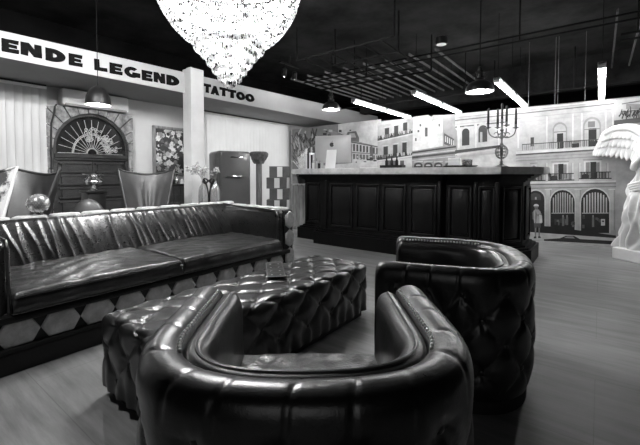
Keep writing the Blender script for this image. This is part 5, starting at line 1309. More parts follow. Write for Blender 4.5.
# wrinkled back rest
rid = []
y = .60
while y < 2.66:
    rid.append((y, RND.uniform(.4, 1.25), RND.uniform(.009, .018), RND.uniform(.10, .30), RND.uniform(.2, 1.0)))
    y += RND.uniform(.04, .085)
bp_ = smoothprof([(-3.27, .40), (-3.315, .50), (-3.375, .62), (-3.43, .715), (-3.462, .762), (-3.50, .778), (-3.53, .765), (-3.54, .70)], .012)
BY0, BY1 = .55, 2.735
def back_pt(u, v):
    k = v*(len(bp_)-1); i = min(int(k), len(bp_)-2); t = k-i
    x = bp_[i][0]+(bp_[i+1][0]-bp_[i][0])*t; z = bp_[i][1]+(bp_[i+1][1]-bp_[i][1])*t
    y = BY0+(BY1-BY0)*u
    env = max(0, math.sin(PI*min(1, max(0, (z-.42)/.37))))**.7
    yy = (y-BY0)/(BY1-BY0)
    env *= min(1, yy/.12)*min(1, (1-yy)/.08)*(.55+.45*math.cos((yy-.5)*4*PI)**2 if .3 < yy < .7 else 1)
    h = 0
    for (c, a, w, sl, ed) in rid:
        cc = c-sl*(z-.62)*1.0+.006*math.sin(z*17+c*40)
        dd = (y-cc)/w
        if abs(dd) < 4: h += a*math.exp(-abs(dd)**1.5*(1 if dd > 0 else .45))*(1 if ed > .3 else (.5+.5*math.sin((z-.4)*8)))
    h = h*.0155*env+.004*math.sin(y*6)*env
    nx, nz = .86, .5
    return (x+nx*h, y, z+nz*h)
mb = MB(); mb.grid(back_pt, 420, 44); sb(mb, 'back_rest', M['leather_sofa'], angle=180)
# dark outer carcass
mb = MB(); mb.box(-3.66, .30, .05, -3.50, 2.93, .772, .03); mb.box(-3.52, .44, .10, -3.30, 2.76, .40, .01)
sb(mb, 'back_shell', M['blackmatt'])
# arms
def arm(y0, y1, inner):
    mb = MB()
    mb.box(-3.52, min(y0, y1), .13, -2.60, max(y0, y1), .745, .035, seg=4)
    a = sb(mb, 'arm', M['leather_sofa'])
    mb = MB(); 
    yi = inner
    pts = [(-2.61, yi, .16), (-2.60, yi, .45), (-2.60, yi, .70), (-2.64, yi, .747), (-2.8, yi, .752), (-3.2, yi, .76), (-3.46, yi, .78)]
    mb.tube(pts, .010, 8); sb(mb, 'arm_piping', M['leather_sofa'], a)
arm(2.70, 2.80, 2.70); arm(.45, .56, .56)
mb = MB(); mb.box(-3.56, 2.79, .05, -2.585, 2.93, .748, .03); sb(mb, 'arm_shell', M['blackmatt'])
mb = MB(); mb.box(-3.56, .33, .05, -2.585, .46, .748, .03); sb(mb, 'arm_shell', M['blackmatt'])
# base
mb = MB(); mb.box(-3.5, .40, .10, -2.60, 2.80, .345, .01); sb(mb, 'seat_base', M['blackmatt'])
mb = MB(); mb.box(-2.66, .34, .125, -2.565, 2.90, .152, .01); mb.box(-2.62, .34, .292, -2.562, 2.86, .335, .014); sb(mb, 'front_rail', M['black'])
mb = MB(); mb.box(-3.55, .40, 0, -2.60, 2.86, .125); sb(mb, 'plinth', M['blackmatt'], smooth=False)
# seat cushions
def cushion(y0, y1):
    x0, x1, z0, z1 = -3.33, -2.553, .342, .462
    ns, nt = 60, 84
    def top(u, v):
        x = x0+(x1-x0)*u; y = y0+(y1-y0)*v
        e = min(u, 1-u, 1)*(x1-x0); f = min(v, 1-v)*(y1-y0)
        r = .03
        def rd(d): return 0 if d > r else r-math.sqrt(max(0, r*r-(r-d)**2))
        z = z1-rd(e)*.9-rd(f)*.9+.03*(math.sin(PI*u)*math.sin(PI*v))**.6
        z += (.006*math.sin(9*y+22*x+3*math.sin(7*y))*math.sin(17*x+5*y)+.003*math.sin(38*y-20*x)*math.sin(31*x))*min(1, e/.05)*min(1, f/.05)
        return (x, y, z)
    mb = MB(); mb.grid(top, ns, nt)
    def band(fn, n):
        mb.grid(lambda u, v: fn(u, v), n, 8)
    def bulge(v): return .012*math.sin(PI*v)
    band(lambda u, v: (x1+bulge(v)+.003*math.sin(30*u*(y1-y0))*math.sin(PI*v), y0+(y1-y0)*u, z0+(top(1, u)[2]-z0)*v), nt)
    band(lambda u, v: (x0-bulge(v), y0+(y1-y0)*u, z0+(top(0, u)[2]-z0)*v), nt)
    band(lambda u, v: (x0+(x1-x0)*u, y0-bulge(v)*.3, z0+(top(u, 0)[2]-z0)*v), ns)
    band(lambda u, v: (x0+(x1-x0)*u, y1+bulge(v)*.3, z0+(top(u, 1)[2]-z0)*v), ns)
    c = sb(mb, 'seat_cushion', M['leather_seat'], angle=60, weld=True)
    mb = MB()
    mb.tube([(x1+.004, y0+.01+(y1-y0-.02)*i/40, top(1, .012+.976*i/40)[2]+.004) for i in range(41)], .007, 8)
    mb.tube([(x1+.006, y0+.01+(y1-y0-.02)*i/40, z0+.008) for i in range(41)], .006, 8)
    mb.tube([(x0+(x1-x0)*i/20, (y1 if y0 < 1 else y0), top(i/20, 1 if y0 < 1 else 0)[2]+.002) for i in range(21)], .006, 8)
    sb(mb, 'cushion_piping', M['leather_sofa'], c)
cushion(.565, 1.60); cushion(1.605, 2.70)
# cowhide patches (long hexagons)
def hexpatch(c, ul, uw, un, L, W, th=.012, pt=.28):
    """centre c, unit axes along / across / normal"""
    c, ul, uw, un = Vector(c), Vector(ul), Vector(uw), Vector(un)
    out = [(-L/2, 0), (-L/2+L*pt, W/2), (L/2-L*pt, W/2), (L/2, 0), (L/2-L*pt, -W/2), (-L/2+L*pt, -W/2)]
    mb = MB(); vs = []
    for k, (s_, h) in enumerate(((1, -.004), (1, th*.4), (.93, th*.85), (.8, th))):
        vs += [tuple(c+ul*(a*s_)+uw*(b*s_)+un*h) for a, b in out]
    fs = [tuple(range(5, -1, -1)), tuple(18+k for k in range(6))]
    for r in range(3):
        for k in range(6): fs.append((r*6+k, r*6+(k+1) % 6, (r+1)*6+(k+1) % 6, (r+1)*6+k))
    mb.add(vs, fs); sb(mb, 'hide_patch', M['hide'], angle=60)
for k in range(12):
    yc = .39+k*.208
    hexpatch((-2.60, yc, .222), (0, 1, 0), (0, 0, 1), (1, 0, 0), .206, .138, .012, .19)
for k in range(11):
    yc = .44+k*.238
    hexpatch((-3.58, yc, .770), (0, 1, 0), (1, 0, 0), (0, 0, 1), .236, .125, .022, .15)
for k in range(4):
    xc = -3.39+k*.222
    hexpatch((xc, 2.865, .746), (1, 0, 0), (0, 1, 0), (0, 0, 1), .220, .12, .02, .15)
for k in range(3):
    hexpatch((-2.585, 2.865, .64-k*.19), (0, 0, 1), (0, 1, 0), (1, 0, 0), .188, .125, .014, .22)
for k in range(4):
    hexpatch((-3.40+k*.232, 2.93, .60), (1, 0, 0), (0, 0, 1), (0, 1, 0), .22, .2, .014, .25)
    hexpatch((-3.40+k*.232, 2.93, .36), (1, 0, 0), (0, 0, 1), (0, 1, 0), .22, .2, .014, .25)

# ---------------------------------------------------------------- chandelier
CHX, CHY = -2.76, 2.24
cd = thing('chandelier', 'huge glowing crystal chandelier hanging over the ottoman', 'chandelier', (CHX, CHY, 0))
def bead(mb, c, r, h):
    x, y, z = c
    vs = [(x, y, z+h), (x+r, y, z), (x, y+r, z), (x-r, y, z), (x, y-r, z), (x, y, z-h)]
    mb.add(vs, [(0, 1, 2), (0, 2, 3), (0, 3, 4), (0, 4, 1), (5, 2, 1), (5, 3, 2), (5, 4, 3), (5, 1, 4)])
def prismdrop(mb, c, r, L):
    x, y, z = c
    vs = [(x, y, z), (x+r, y, z-.012), (x, y+r, z-.012), (x-r, y, z-.012), (x, y-r, z-.012),
          (x+r*.8, y, z-L*.85), (x, y+r*.8, z-L*.85), (x-r*.8, y, z-L*.85), (x, y-r*.8, z-L*.85), (x, y, z-L)]
    fs = [(0, 1, 2), (0, 2, 3), (0, 3, 4), (0, 4, 1)]
    for k in range(4):
        l = (k+1) % 4
        fs.append((1+k, 5+k, 5+l, 1+l)); fs.append((5+k, 9, 5+l))
    mb.add(vs, fs)
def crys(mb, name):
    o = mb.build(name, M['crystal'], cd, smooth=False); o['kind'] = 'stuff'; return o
PROF = [(.70, 2.94), (.70, 2.86), (.69, 2.78), (.665, 2.68), (.62, 2.54), (.56, 2.44), (.48, 2.355), (.41, 2.305), (.325, 2.27)]
PROF = [(r, z+.5*(z-1.12)*r/3.45) for r, z in PROF]
pp = smoothprof(PROF, .0285)
for part in range(3):
    mb = MB()
    for q, (r, z) in enumerate(pp):
        if q*3//len(pp) != part: continue
        if q % 5 == 4: continue
        n = max(10, int(2*PI*r/.026))
        for i in range(n):
            a = 2*PI*(i+.5*(q % 2))/n
            bead(mb, (r*math.cos(a), r*math.sin(a), z), .0125, .0150)
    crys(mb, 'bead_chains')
mb = MB()
for (r, z, L, sp) in ((.70, 3.10, .12, .026), (.665, 2.92, .11, .026), (.56, 2.70, .09, .026), (.43, 2.50, .08, .026)):
    n = int(2*PI*r/sp)
    for i in range(n):
        a = 2*PI*i/n; prismdrop(mb, ((r-.05)*math.cos(a), (r-.05)*math.sin(a), z), .010, L)
crys(mb, 'crystal_drops')
for (r, z, L) in ((.315, 2.335, .085), (.255, 2.275, .085), (.205, 2.205, .085), (.155, 2.135, .085), (.105, 2.06, .08), (.055, 2.0, .07)):
    mb = MB(); n = max(6, int(2*PI*r/.021))
    for k in range(2):
        for i in range(n):
            a = 2*PI*(i+.5*k)/n; prismdrop(mb, ((r-.016*k)*math.cos(a), (r-.016*k)*math.sin(a), z-.012*k), .0085, L)
    crys(mb, 'crystal_tier')
mb = MB(); mb.ball((0, 0, 1.945), .026, 12, 8); mb.build('end_ball', M['crystal'], cd)
mb = MB()
for r, z in ((.70, 3.10), (.60, 2.66), (.335, 2.35), (.19, 2.18)):
    mb.tube([(r*.985*math.cos(2*PI*i/48), r*.985*math.sin(2*PI*i/48), z) for i in range(48)], .006, 6, True)
for k in range(8):
    a = 2*PI*k/8
    mb.tube([(0, 0, 3.18), (.35*math.cos(a), .35*math.sin(a), 3.14), (.69*math.cos(a), .69*math.sin(a), 3.10)], .006, 6)
mb.tube([(0, 0, 2.0), (0, 0, 3.32)], .012, 8); mb.lathe([(.09, 3.30), (.08, 3.33), (.08, 3.349)], 20)
mb.build('metal_frame', M['silver'], cd)
MB().lathe([(0, 3.17), (.30, 3.165), (.74, 3.125), (.745, 3.09), (.735, 3.09), (.73, 3.12), (.30, 3.155), (0, 3.16)], 48).build('light_blocking_dish', M['pewter'], cd)  # unseen dish added to block light going up to the ceiling
bl0 = None
for k in range(10):
    a = 2*PI*k/10; P = (.40*math.cos(a), .40*math.sin(a), 2.66)
    if bl0 is None: bl0 = MB().ball((0, 0, 0), .028, 10, 8, (1, 1, 1.4)).build('bulb', M['bulb'], cd); bl0.location = P
    else: inst(bl0, P, cd)
for k in range(4):
    a = 2*PI*k/4; inst(bl0, (.12*math.cos(a), .12*math.sin(a), 2.26), cd)

# ------------------------------------------------------- fluorescent fittings
def tubelight(x, y, z, label, rods):
    t = thing('fluorescent_light', label, 'ceiling light', (x, y, z), 0, 'fluorescent fittings over the counter')
    MB().box(-.042, -.60, .035, .042, .60, .07, .006).build('housing', M['plastic'], t, smooth=False)
    MB().box(-.036, -.57, 0, .036, .57, .036, .012).build('diffuser', M['tube'], t)
    for s in (-1, 1): MB().box(-.042, s*.60-(.03 if s > 0 else 0), -.004, .042, s*.60+(0 if s > 0 else .03), .07, .006).build('end_cap', M['soffit'], t, smooth=False)
    for s in rods: MB().tube([(0, s, .07), (0, s, ZC-z)], .0035, 6).build('hanging_wire', M['pipe'], t)
    return t
names = ['leftmost row', 'second row from the left', 'third row from the left, above the candelabra', 'right row, above the statue wing']
for k, x in enumerate((-3.485, -2.38, -1.165, -.012)):
    tubelight(x, 6.13 if k != 1 else 6.16, 2.38, 'glowing fluorescent fitting, ' + names[k] + ', nearer of its pair', (-.5, .5))
    tubelight(x, 7.36 if k != 1 else 7.39, 2.38, 'glowing fluorescent fitting, ' + names[k] + ', farther of its pair', (.0, .5))

# -------------------------------------------------------------- pendant lamps
def pendant_dome(x, y, z, label):
    t = thing('pendant_lamp', label, 'pendant lamp', (x, y, z))
    pr = smoothprof([(.135, 0), (.132, .06), (.115, .13), (.075, .19), (.03, .222), (.012, .232)], .02)
    MB().lathe(pr+[(.008, .234)], 32, caps=(False, True)).build('lamp_shade', M['black'], t)
    MB().lathe([(r*.965, zz*.97+.001) for r, zz in pr], 32, caps=(False, True)).build('shade_lining', M['lampin'], t)
    MB().tube([(0, 0, .23), (0, 0, ZC-z)], .004, 6).build('cord', M['pipe'], t)
    MB().ball((0, 0, .05), .03, 14, 10).build('bulb', M['bulb'], t)
    return t
def pendant_bell(x, y, z, label, s=1.0):
    t = thing('pendant_lamp', label, 'pendant lamp', (x, y, z))
    pr = smoothprof([(.17*s, 0), (.169*s, .03), (.152*s, .08), (.115*s, .12), (.06*s, .145)], .02)
    MB().lathe(pr+[(.05*s, .15), (.048*s, .165), (.062*s, .17), (.062*s, .185), (.04*s, .19), (.036*s, .24), (.05*s, .245), (.05*s, .26), (.028*s, .265), (.024*s, .31), (.010, .32)], 32, caps=(False, True)).build('lamp_shade', M['black'], t, angle=30)
    MB().lathe([(r*.97, zz*.95+.001) for r, zz in pr], 32, caps=(False, True)).build('shade_lining', M['lampin'], t)
    mb = MB()
    for k in range(3):
        a = 2*PI*k/3; mb.tube([(.055*s*math.cos(a), .055*s*math.sin(a), .178), (.085*s*math.cos(a), .085*s*math.sin(a), .20), (.05*s*math.cos(a), .05*s*math.sin(a), .25)], .004, 6)
    mb.build('bracket', M['pipe'], t)
    MB().tube([(0, 0, .31), (0, 0, ZC-z)], .007, 6).build('cord', M['pipe'], t)
    MB().ball((0, 0, .045), .05, 14, 10).build('bulb', M['bulb'], t)
    return t
pendant_dome(-4.8, 1.92, 1.945, 'black dome pendant lamp in front of the bulkhead by the arched door')
pendant_bell(-3.85, 5.38, 2.265, 'small black bell pendant lamp above the computer', .92)
pendant_bell(-1.25, 5.0, 2.165, 'black industrial bell pendant lamp above the candelabra')
# downlight and track spots
dl = thing('downlight', 'small black cylinder downlight on the ceiling above the counter', 'downlight', (-1.93, 5.52, 3.05))
MB().lathe([(.085, 0), (.09, .01), (.09, .10), (.08, .105)], 28).build('can', M['black'], dl, angle=30)
MB().lathe([(.070, -.002), (.070, .004)], 24).build('lens', M['lampin'], dl)
def spot(x, y, z, label, ax, ay):
    t = thing('track_spotlight', label, 'spotlight', (x, y, z))
    Rm = Matrix.Rotation(ay, 4, 'Z') @ Matrix.Rotation(ax, 4, 'Y')
    MB().lathe([(.045, -.13), (.05, -.12), (.045, 0), (.02, .02)], 18, M=Rm).build('lamp_head', M['black'], t, angle=30)
    MB().lathe([(.040, -.132), (.040, -.128)], 18, M=Rm).build('lens', M['bulb'], t)
    MB().tube([(0, 0, .0), (0, 0, .10)], .01, 8).build('arm', M['black'], t)
spot(-4.74, 5.13, 3.08, 'left of two small lit spotlights beside the chandelier', .5, -.6)
spot(-4.74, 5.42, 3.08, 'right of two small lit spotlights beside the chandelier', .5, -.6)
tr = MB().box(-4.765, 5.0, 3.175, -4.715, 5.55, 3.20, .004).build('spotlight_track', M['black'], smooth=False); tag(tr, 'short dark track carrying the two small lit spotlights', 'light track')
MB_rod = MB().tube([(-4.74, 5.28, 3.2), (-4.74, 5.28, ZC)], .01, 6).build('rod', M['pipe'], tr)
# added spots, out of view, to light the left wall and the foreground
for k, (x, y) in enumerate(((-2.7, -.2), (-2.2, .9), (-2.0, .25))):
    spot(x, y, 3.2, ('unseen ceiling spotlight near the camera aimed at the left wall', 'unseen ceiling spotlight aimed at the bulkhead lettering', 'added unseen ceiling spotlight over the bare floor before the sofa')[k], -.9, PI)

# ------------------------------------------------------------- pipes overhead
def rail(name, pts, r, label, hangers, cat='ceiling rail'):
    t = thing(name, label, cat, pts[0][0])
    o = Vector(pts[0][0])
    for a, b in pts:
        MB().tube([Vector(a)-o, Vector(b)-o], r, 8).build('pipe', M['pipe'], t)
    for h in hangers:
        MB().tube([Vector(h)-o, Vector((h[0], h[1], ZC))-o], r*.8, 6).build('hanger', M['pipe'], t)
    return t
ZR = 2.8
rail('ceiling_rail', [((-4.4, 5.28, ZR), (2.5, 5.28, ZR)), ((-4.4, 5.28, ZR+.07), (2.5, 5.28, ZR+.07))], .012, 'long black double rail hung under the ceiling across the counter', ((-3.3, 5.28, ZR), (-.85, 5.28, ZR), (1.2, 5.28, ZR)))
rk = rail('pipe_rack', [((-3.72, 4.3, ZR+.05), (-2.1, 4.3, ZR+.05)), ((-3.35, 4.72, ZR), (-2.24, 4.72, ZR)), ((-4.45, 5.84, ZR-.02), (-2.2, 5.84, ZR-.02)), ((-4.3, 5.5, ZR-.03), (-2.2, 5.5, ZR-.03))], .016,
          'black grid of pipes hung from the ceiling above the counter', ((-2.1, 4.3, ZR+.05), (-2.24, 4.72, ZR), (-3.3, 4.72, ZR), (-2.2, 5.84, ZR-.02), (-3.72, 4.3, ZR+.05), (-3.2, 5.5, ZR-.03)))
o = Vector((-3.72, 4.3, ZR+.05))
for x in (-3.6, -3.35, -3.1, -2.85, -2.55, -2.28):
    MB().tube([Vector((x, 4.3, ZR+.04))-o, Vector((x, 5.84, ZR-.01))-o], .012, 8).build('cross_pipe', M['pipe'], rk)
rail('ceiling_rail', [((.15, 5.5, 2.72), (2.5, 5.5, 2.72)), ((.15, 5.75, 2.72), (2.5, 5.75, 2.72))], .014, 'black double rail at the right end of the ceiling', ((.3, 5.5, 2.72), (1.2, 5.75, 2.72)))
rail('ceiling_rail', [((-2.2, 7.9, 2.62), (2.5, 7.9, 2.62))], .015, 'thin rail behind the tubes beyond the partition', ((-1.7, 7.9, 2.62), (-.4, 7.9, 2.62), (1.0, 7.9, 2.62)))
rail('ceiling_rail', [((-5.0, 7.0, 2.60), (-1.6, 7.0, 2.60))], .012, 'thin rail above the left half of the partition', ((-4.2, 7.0, 2.60), (-2.0, 7.0, 2.60)))
for k, x in enumerate((-1.0, -.62, -.58, -.22)):
    w = MB().tube([(x, 7.16, 2.245), (x, 7.16, ZC)], .003, 6).build('hanging_wire', M['post'])
    tag(w, ['leftmost thin wire holding up the print partition', 'left wire of the close pair holding up the print partition', 'right wire of the close pair holding up the print partition', 'rightmost thin wire holding up the print partition, left of the right tube'][k], 'wire', 'wires above the partition')

# ------------------------------------------------------------------- counter
CT = (-2.3, 4.75, 0)
ct = thing('reception_counter', 'long dark panelled reception counter with a pale stone top', 'counter', CT)
def cb_(mb, name, mt, parent=ct, **k): return mb.build(name, mt, parent, shift=CT, **k)
def poly_off(p): return p
slab = [(-4.32, 5.72), (-4.32, 4.84), (-3.93, 4.80), (-3.64, 4.58), (-.90, 4.58), (-.535, 5.10), (-.535, 5.72)]
def lay(mb, poly, z0, z1): mb.prism(poly, lambda u, v, w: (u, v, w), 0) if False else mb.prism(poly, lambda u, v, w: (u, v, z0+w), z1-z0)
def inset(poly, d):
    n = len(poly); out = []
    for i in range(n):
        a, b, c = Vector(poly[i-1]), Vector(poly[i]), Vector(poly[(i+1) % n])
        e1, e2 = (b-a).normalized(), (c-b).normalized()
        n1, n2 = Vector((-e1.y, e1.x)), Vector((-e2.y, e2.x))
        m = (n1+n2); m = m/max(.2, m.dot(n1)) if m.length > 1e-6 else n1
        out.append(tuple(b+m*d))
    return out
mb = MB(); lay(mb, slab, 1.135, 1.205); lay(mb, inset(slab, .012), 1.118, 1.135); cb_(mb, 'countertop', M['slab'], smooth=False)
body = [(-4.14, 5.66), (-4.14, 5.00), (-3.72, 4.98), (-3.62, 4.76), (-1.64, 4.76), (-1.60, 4.82), (-1.23, 4.82), (-1.21, 4.74), (-.96, 4.74), (-.75, 5.12), (-.75, 5.66)]
mb = MB(); lay(mb, body, .10, 1.12); cb_(mb, 'body', M['counterwood'], smooth=False)
mb = MB()
for k, (d, z0, z1) in enumerate(((-.02, 1.02, 1.04), (-.045, 1.04, 1.07), (-.08, 1.07, 1.095), (-.115, 1.095, 1.12))):
    lay(mb, inset(body, d), z0, z1)
cb_(mb, 'cornice', M['counterwood'], smooth=False)
mb = MB(); lay(mb, inset(body, -.10), 0, .19); lay(mb, inset(body, -.07), .19, .215); lay(mb, inset(body, -.03), .215, .24); cb_(mb, 'plinth', M['counterwood'], smooth=False)
def panel(x0, x1, z0, z1, Mx):
    """Mx maps local (x along, y outward = -y, z up)"""
    mb = MB(); w = .028
    for a in ((x0, z0, x1, z0+w), (x0, z1-w, x1, z1), (x0, z0, x0+w, z1), (x1-w, z0, x1, z1)):
        mb.box(a[0], -.022, a[1], a[2], .01, a[3], .008, M=Mx)
    p = cb_(mb, 'panel_moulding', M['counterpanel'])
    mb = MB(); mb.box(x0+.05, -.012, z0+.05, x1-.05, .01, z1-.05, .010, M=Mx); cb_(mb, 'raised_field', M['counterpanel'], p)
for x0, x1, y in ((-3.42, -2.995, 4.76), (-2.935, -2.545, 4.76), (-2.49, -2.13, 4.76), (-2.075, -1.70, 4.76), (-1.565, -1.27, 4.82), (-1.18, -.985, 4.74)):
    panel(x0, x1, .29, .97, Matrix.Translation((0, y, 0)))
panel(-4.09, -3.79, .29, .97, Matrix.Translation((0, 4.985, 0)))
ang = math.atan2(5.12-4.74, -.75+.96)
panel(.06, .38, .29, .97, Matrix.Translation((-.96, 4.74, 0)) @ Matrix.Rotation(ang, 4, 'Z'))
panel(.08, .46, .29, .97, Matrix.Translation((-.75, 5.12, 0)) @ Matrix.Rotation(PI/2, 4, 'Z'))
for x, y in ((-3.50, 4.76), (-1.665, 4.76), (-1.21, 4.74), (-.97, 4.74)):
    mb = MB().box(x-.022, y-.018, .24, x+.022, y+.01, 1.02, .01); cb_(mb, 'pilaster', M['counterwood'])
ZS = 1.205
# computer seen from behind
im = thing('desktop_computer', 'silver all-in-one computer seen from behind on the left of the counter', 'computer', (-3.70, 5.22, ZS), math.radians(14))
def scr(u, v):
    x = -.33+.66*u; z = .11+.47*v
    e = 4*u*(1-u)*4*v*(1-v)
    return (x, -.045*min(1, e*1.1)**.55, z)
mb = MB(); mb.grid(scr, 36, 28); mb.box(-.33, -.002, .11, .33, .010, .58, .004); mb.build('screen_case', M['alu'], im, angle=60)
MB().box(-.322, .0101, .118, .322, .012, .572).build('display', M['black'], im, smooth=False)
mb = MB()
mb.prism([(-.10, 0), (.10, 0), (.10, .008), (.095, .012), (-.095, .012), (-.10, .008)], lambda u, v, w: (u, -.13+w, v), .20)
mb.prism([(-.13, .006), (-.122, .0), (-.03, .34), (-.043, .34)], lambda u, v, w: (-.09+w, u, v), .18)
mb.build('stand', M['alupale'], im, angle=30)
def fruit(mb, cx, y, cz, r):   # bitten round mark with a leaf
    pts = []
    for i in range(40):
        a = 2*PI*i/40
        rr = r*(1-.10*math.exp(-((a-PI/2)/.28)**2)-.08*math.exp(-((a-1.5*PI)/.25)**2)) 
        x, z = rr*math.cos(a)*.95, rr*math.sin(a)
        bx, bz, brr = -r*1.12, r*.12, r*.42     # the bite is on the right when seen from the back
        q = math.hypot(x-bx*-1, z-bz)
        if q < brr: x, z = r*1.12+(x-r*1.12)/q*brr, bz+(z-bz)/q*brr
        pts.append((cx+x, cz+z))
    mb.prism(pts, lambda u, v, w: (u, y-w, v), .0015)
    mb.prism([(cx+.02*r, cz+r*1.05), (cx+.12*r, cz+r*1.42), (cx+.42*r, cz+r*1.6), (cx+.32*r, cz+r*1.25)], lambda u, v, w: (u, y-w, v), .0015)
mb = MB(); fruit(mb, 0.0, -.0455, .42, .040); mb.build('rear_mark', M['logo'], im, smooth=False)
mb = MB(); mb.lathe([(.022, .0), (.022, .001)], 20, M=Matrix.Translation((0, -.104, .10)) @ Matrix.Rotation(1.31, 4, 'X')); mb.build('stand_mark', M['logo'], im, smooth=False)
# papers, books and small things on the counter
for k, (x, y, a, w, h) in enumerate(((-3.95, 5.0, .2, .21, .30), (-3.35, 5.02, -.3, .30, .21), (-3.12, 5.1, .15, .21, .30))):
    p = MB().box(-w/2, -h/2, 0, w/2, h/2, .006+.004*k, .001).build('paper_stack', M['paper'], smooth=False); p.location = (x+.22*(k == 2), y, ZS); p.rotation_euler = (0, 0, a)
    tag(p, ['white papers left of the computer on the counter', 'white papers in front of the computer, lying crosswise', 'white papers right of the computer on the counter'][k], 'paper')
for k in range(6):
    w = .035; b = thing('folder', ['white', 'black', 'white', 'black', 'white', 'grey'][k]+' upright folder, '+['first', 'second', 'third', 'fourth', 'fifth', 'last'][k]+' from the left beside the computer', 'folder', (-4.27+k*.042, 5.30, ZS), 0, 'upright folders beside the computer')
    MB().box(-.019, -.11, 0, .019, .11, .26+.02*(k % 3), .003).build('cover', M[('paper', 'black', 'paper', 'black', 'paper', 'soffit')[k]], b, smooth=False)
    MB().box(-.016, -.108, .004, .016, .112, .25+.02*(k % 3)).build('pages', M['paper'], b, smooth=False)
for k, (dx, hh, mm) in enumerate(((0, .11, 'paper'), (.055, .14, 'alu'), (.11, .10, 'black'))):
    b = thing('pen_cup', ['white', 'silver', 'black'][k]+' small pot at the foot of the computer', 'pot', (-4.02+dx*1.2, 5.08, ZS))
    MB().lathe([(.020, 0), (.022, .005), (.023, hh), (.020, hh), (.019, .01)], 16).build('pot', M[mm], b, angle=30)
    mb = MB(); mb.tube([(.004, 0, .012), (.012, .004, hh+.05)], .004, 6); mb.build('pen', M['black'], b)
tb = thing('display_box', 'low black box holding small dark bottles on the counter', 'box', (-2.53, 5.15, ZS))
mb = MB(); mb.box(-.18, -.07, 0, .18, .07, .012); mb.box(-.18, -.07, 0, .18, -.06, .05); mb.box(-.18, .06, 0, .18, .07, .05); mb.box(-.18, -.07, 0, -.17, .07, .05); mb.box(.17, -.07, 0, .18, .07, .05)
mb.build('tray', M['black'], tb, smooth=False)
for k in range(3):
    b = thing('dark_bottle', ['left', 'middle', 'right'][k]+' small dark bottle in the low black box', 'bottle', (-2.63+k*.085, 5.15, ZS+.012), 0, 'dark bottles in the counter box')
    MB().lathe([(.024, 0), (.025, .01), (.025, .10), (.012, .125), (.011, .15)], 14).build('flask', M['black'], b)
    MB().lathe([(.013, .148), (.013, .172), (.010, .175)], 12).build('cap', M['blackmatt'], b)
# oval tray with a white carton and glasses
ty = thing('serving_tray', 'dark oval tray on the counter left of the candelabra', 'tray', (-1.53, 5.15, ZS))
mb = MB(); pr = [(.0, 0), (.78, .0), (.9, .006), (1.0, .03), (.985, .032), (.88, .012), (.75, .008), (0, .008)]
mb.grid(lambda u, v: (pr[int(round(v*7))][0]*.235*math.cos(2*PI*u), pr[int(round(v*7))][0]*.12*math.sin(2*PI*u), pr[int(round(v*7))][1]), 40, 7); mb.build('dish', M['black'], ty, angle=40, weld=True)
cr = thing('carton', 'white carton standing on the dark oval tray', 'carton', (-1.60, 5.15, ZS+.009))
MB().box(-.075, -.045, 0, .075, .045, .125, .004).build('box', M['paper'], cr, smooth=False); MB().box(-.0755, -.0455, .095, .0755, .0455, .099).build('lid_line', M['soffit'], cr, smooth=False)
for k in range(4):
    g = thing('drinking_glass', ['front left', 'front right', 'back left', 'back right'][k]+' clear glass on the dark oval tray', 'glass', (-1.46+.062*(k % 2), 5.11+.065*(k//2), ZS+.009), 0, 'glasses on the oval tray')
    MB().lathe([(.022, 0), (.024, .004), (.029, .10), (.0275, .10), (.022, .006)], 16).build('bowl', M['clearglass'], g)
# candelabra
cn = thing('candelabra', 'tall ornate silver candelabra with five dark candles on the counter', 'candelabra', (-1.005, 5.12, ZS))
mb = MB(); mb.lathe(smoothprof([(.075, 0), (.078, .012), (.055, .022), (.03, .035), (.018, .055), (.022, .07), (.012, .085), (.012, .11)], .01), 24); mb.build('base', M['pewter'], cn)
mb = MB()
for k in range(8):   # openwork globe
    a = PI*k/8
    mb.tube([(.075*math.cos(a)*math.cos(t*2*PI/24), .075*math.sin(a)*math.cos(t*2*PI/24), .195+.088*math.sin(t*2*PI/24)) for t in range(24)], .0045, 6, True)
for dz in (-.04, 0, .04): r = .075*math.sqrt(1-(dz/.088)**2); mb.tube([(r*math.cos(t*2*PI/24), r*math.sin(t*2*PI/24), .195+dz) for t in range(24)], .004, 6, True)
mb.build('openwork_globe', M['pewter'], cn)
mb = MB(); mb.lathe(smoothprof([(.012, .10), (.014, .2), (.022, .29), (.012, .31), (.012, .36), (.03, .385), (.012, .40), (.012, .45), (.026, .47), (.012, .49), (.012, .56)], .012), 16); mb.build('stem', M['pewter'], cn)
def holder(x, y, z):
    mb = MB(); mb.lathe([(.008, z-.02), (.012, z-.01), (.036, z), (.038, z+.006), (.012, z+.008), (.014, z+.03), (.017, z+.045), (.012, z+.045)], 14, (x, y, 0)); h = mb.build('candle_cup', M['pewter'], cn)
    mb = MB(); mb.lathe([(.014, z+.035), (.0125, z+.235), (.004, z+.243)], 12, (x, y, 0)); mb.build('candle', M['candle'], cn)
holder(0, 0, .565)
arms = [math.radians(a) for a in (37, 217, 127, 307)]
for k, a in enumerate(arms):
    R_ = .175 if k < 2 else .115
    zz = .50 if k < 2 else .515
    ca, sa = math.cos(a), math.sin(a)
    pts = [(.0, .40), (.05, .375), (.11, .385), (.155, .42), (.175, .48)]
    mb = MB(); mb.tube([(r/.175*R_*ca, r/.175*R_*sa, z) for r, z in smoothprof(pts, .02)], .007, 8)
    mb.tube([((.07+.03*math.cos(t))*R_/.175*ca, (.07+.03*math.cos(t))*R_/.175*sa, .415+.026*math.sin(t)) for t in [i*.5 for i in range(11)]], .005, 6)
    mb.build('arm', M['pewter'], cn); holder(R_*ca, R_*sa, zz)

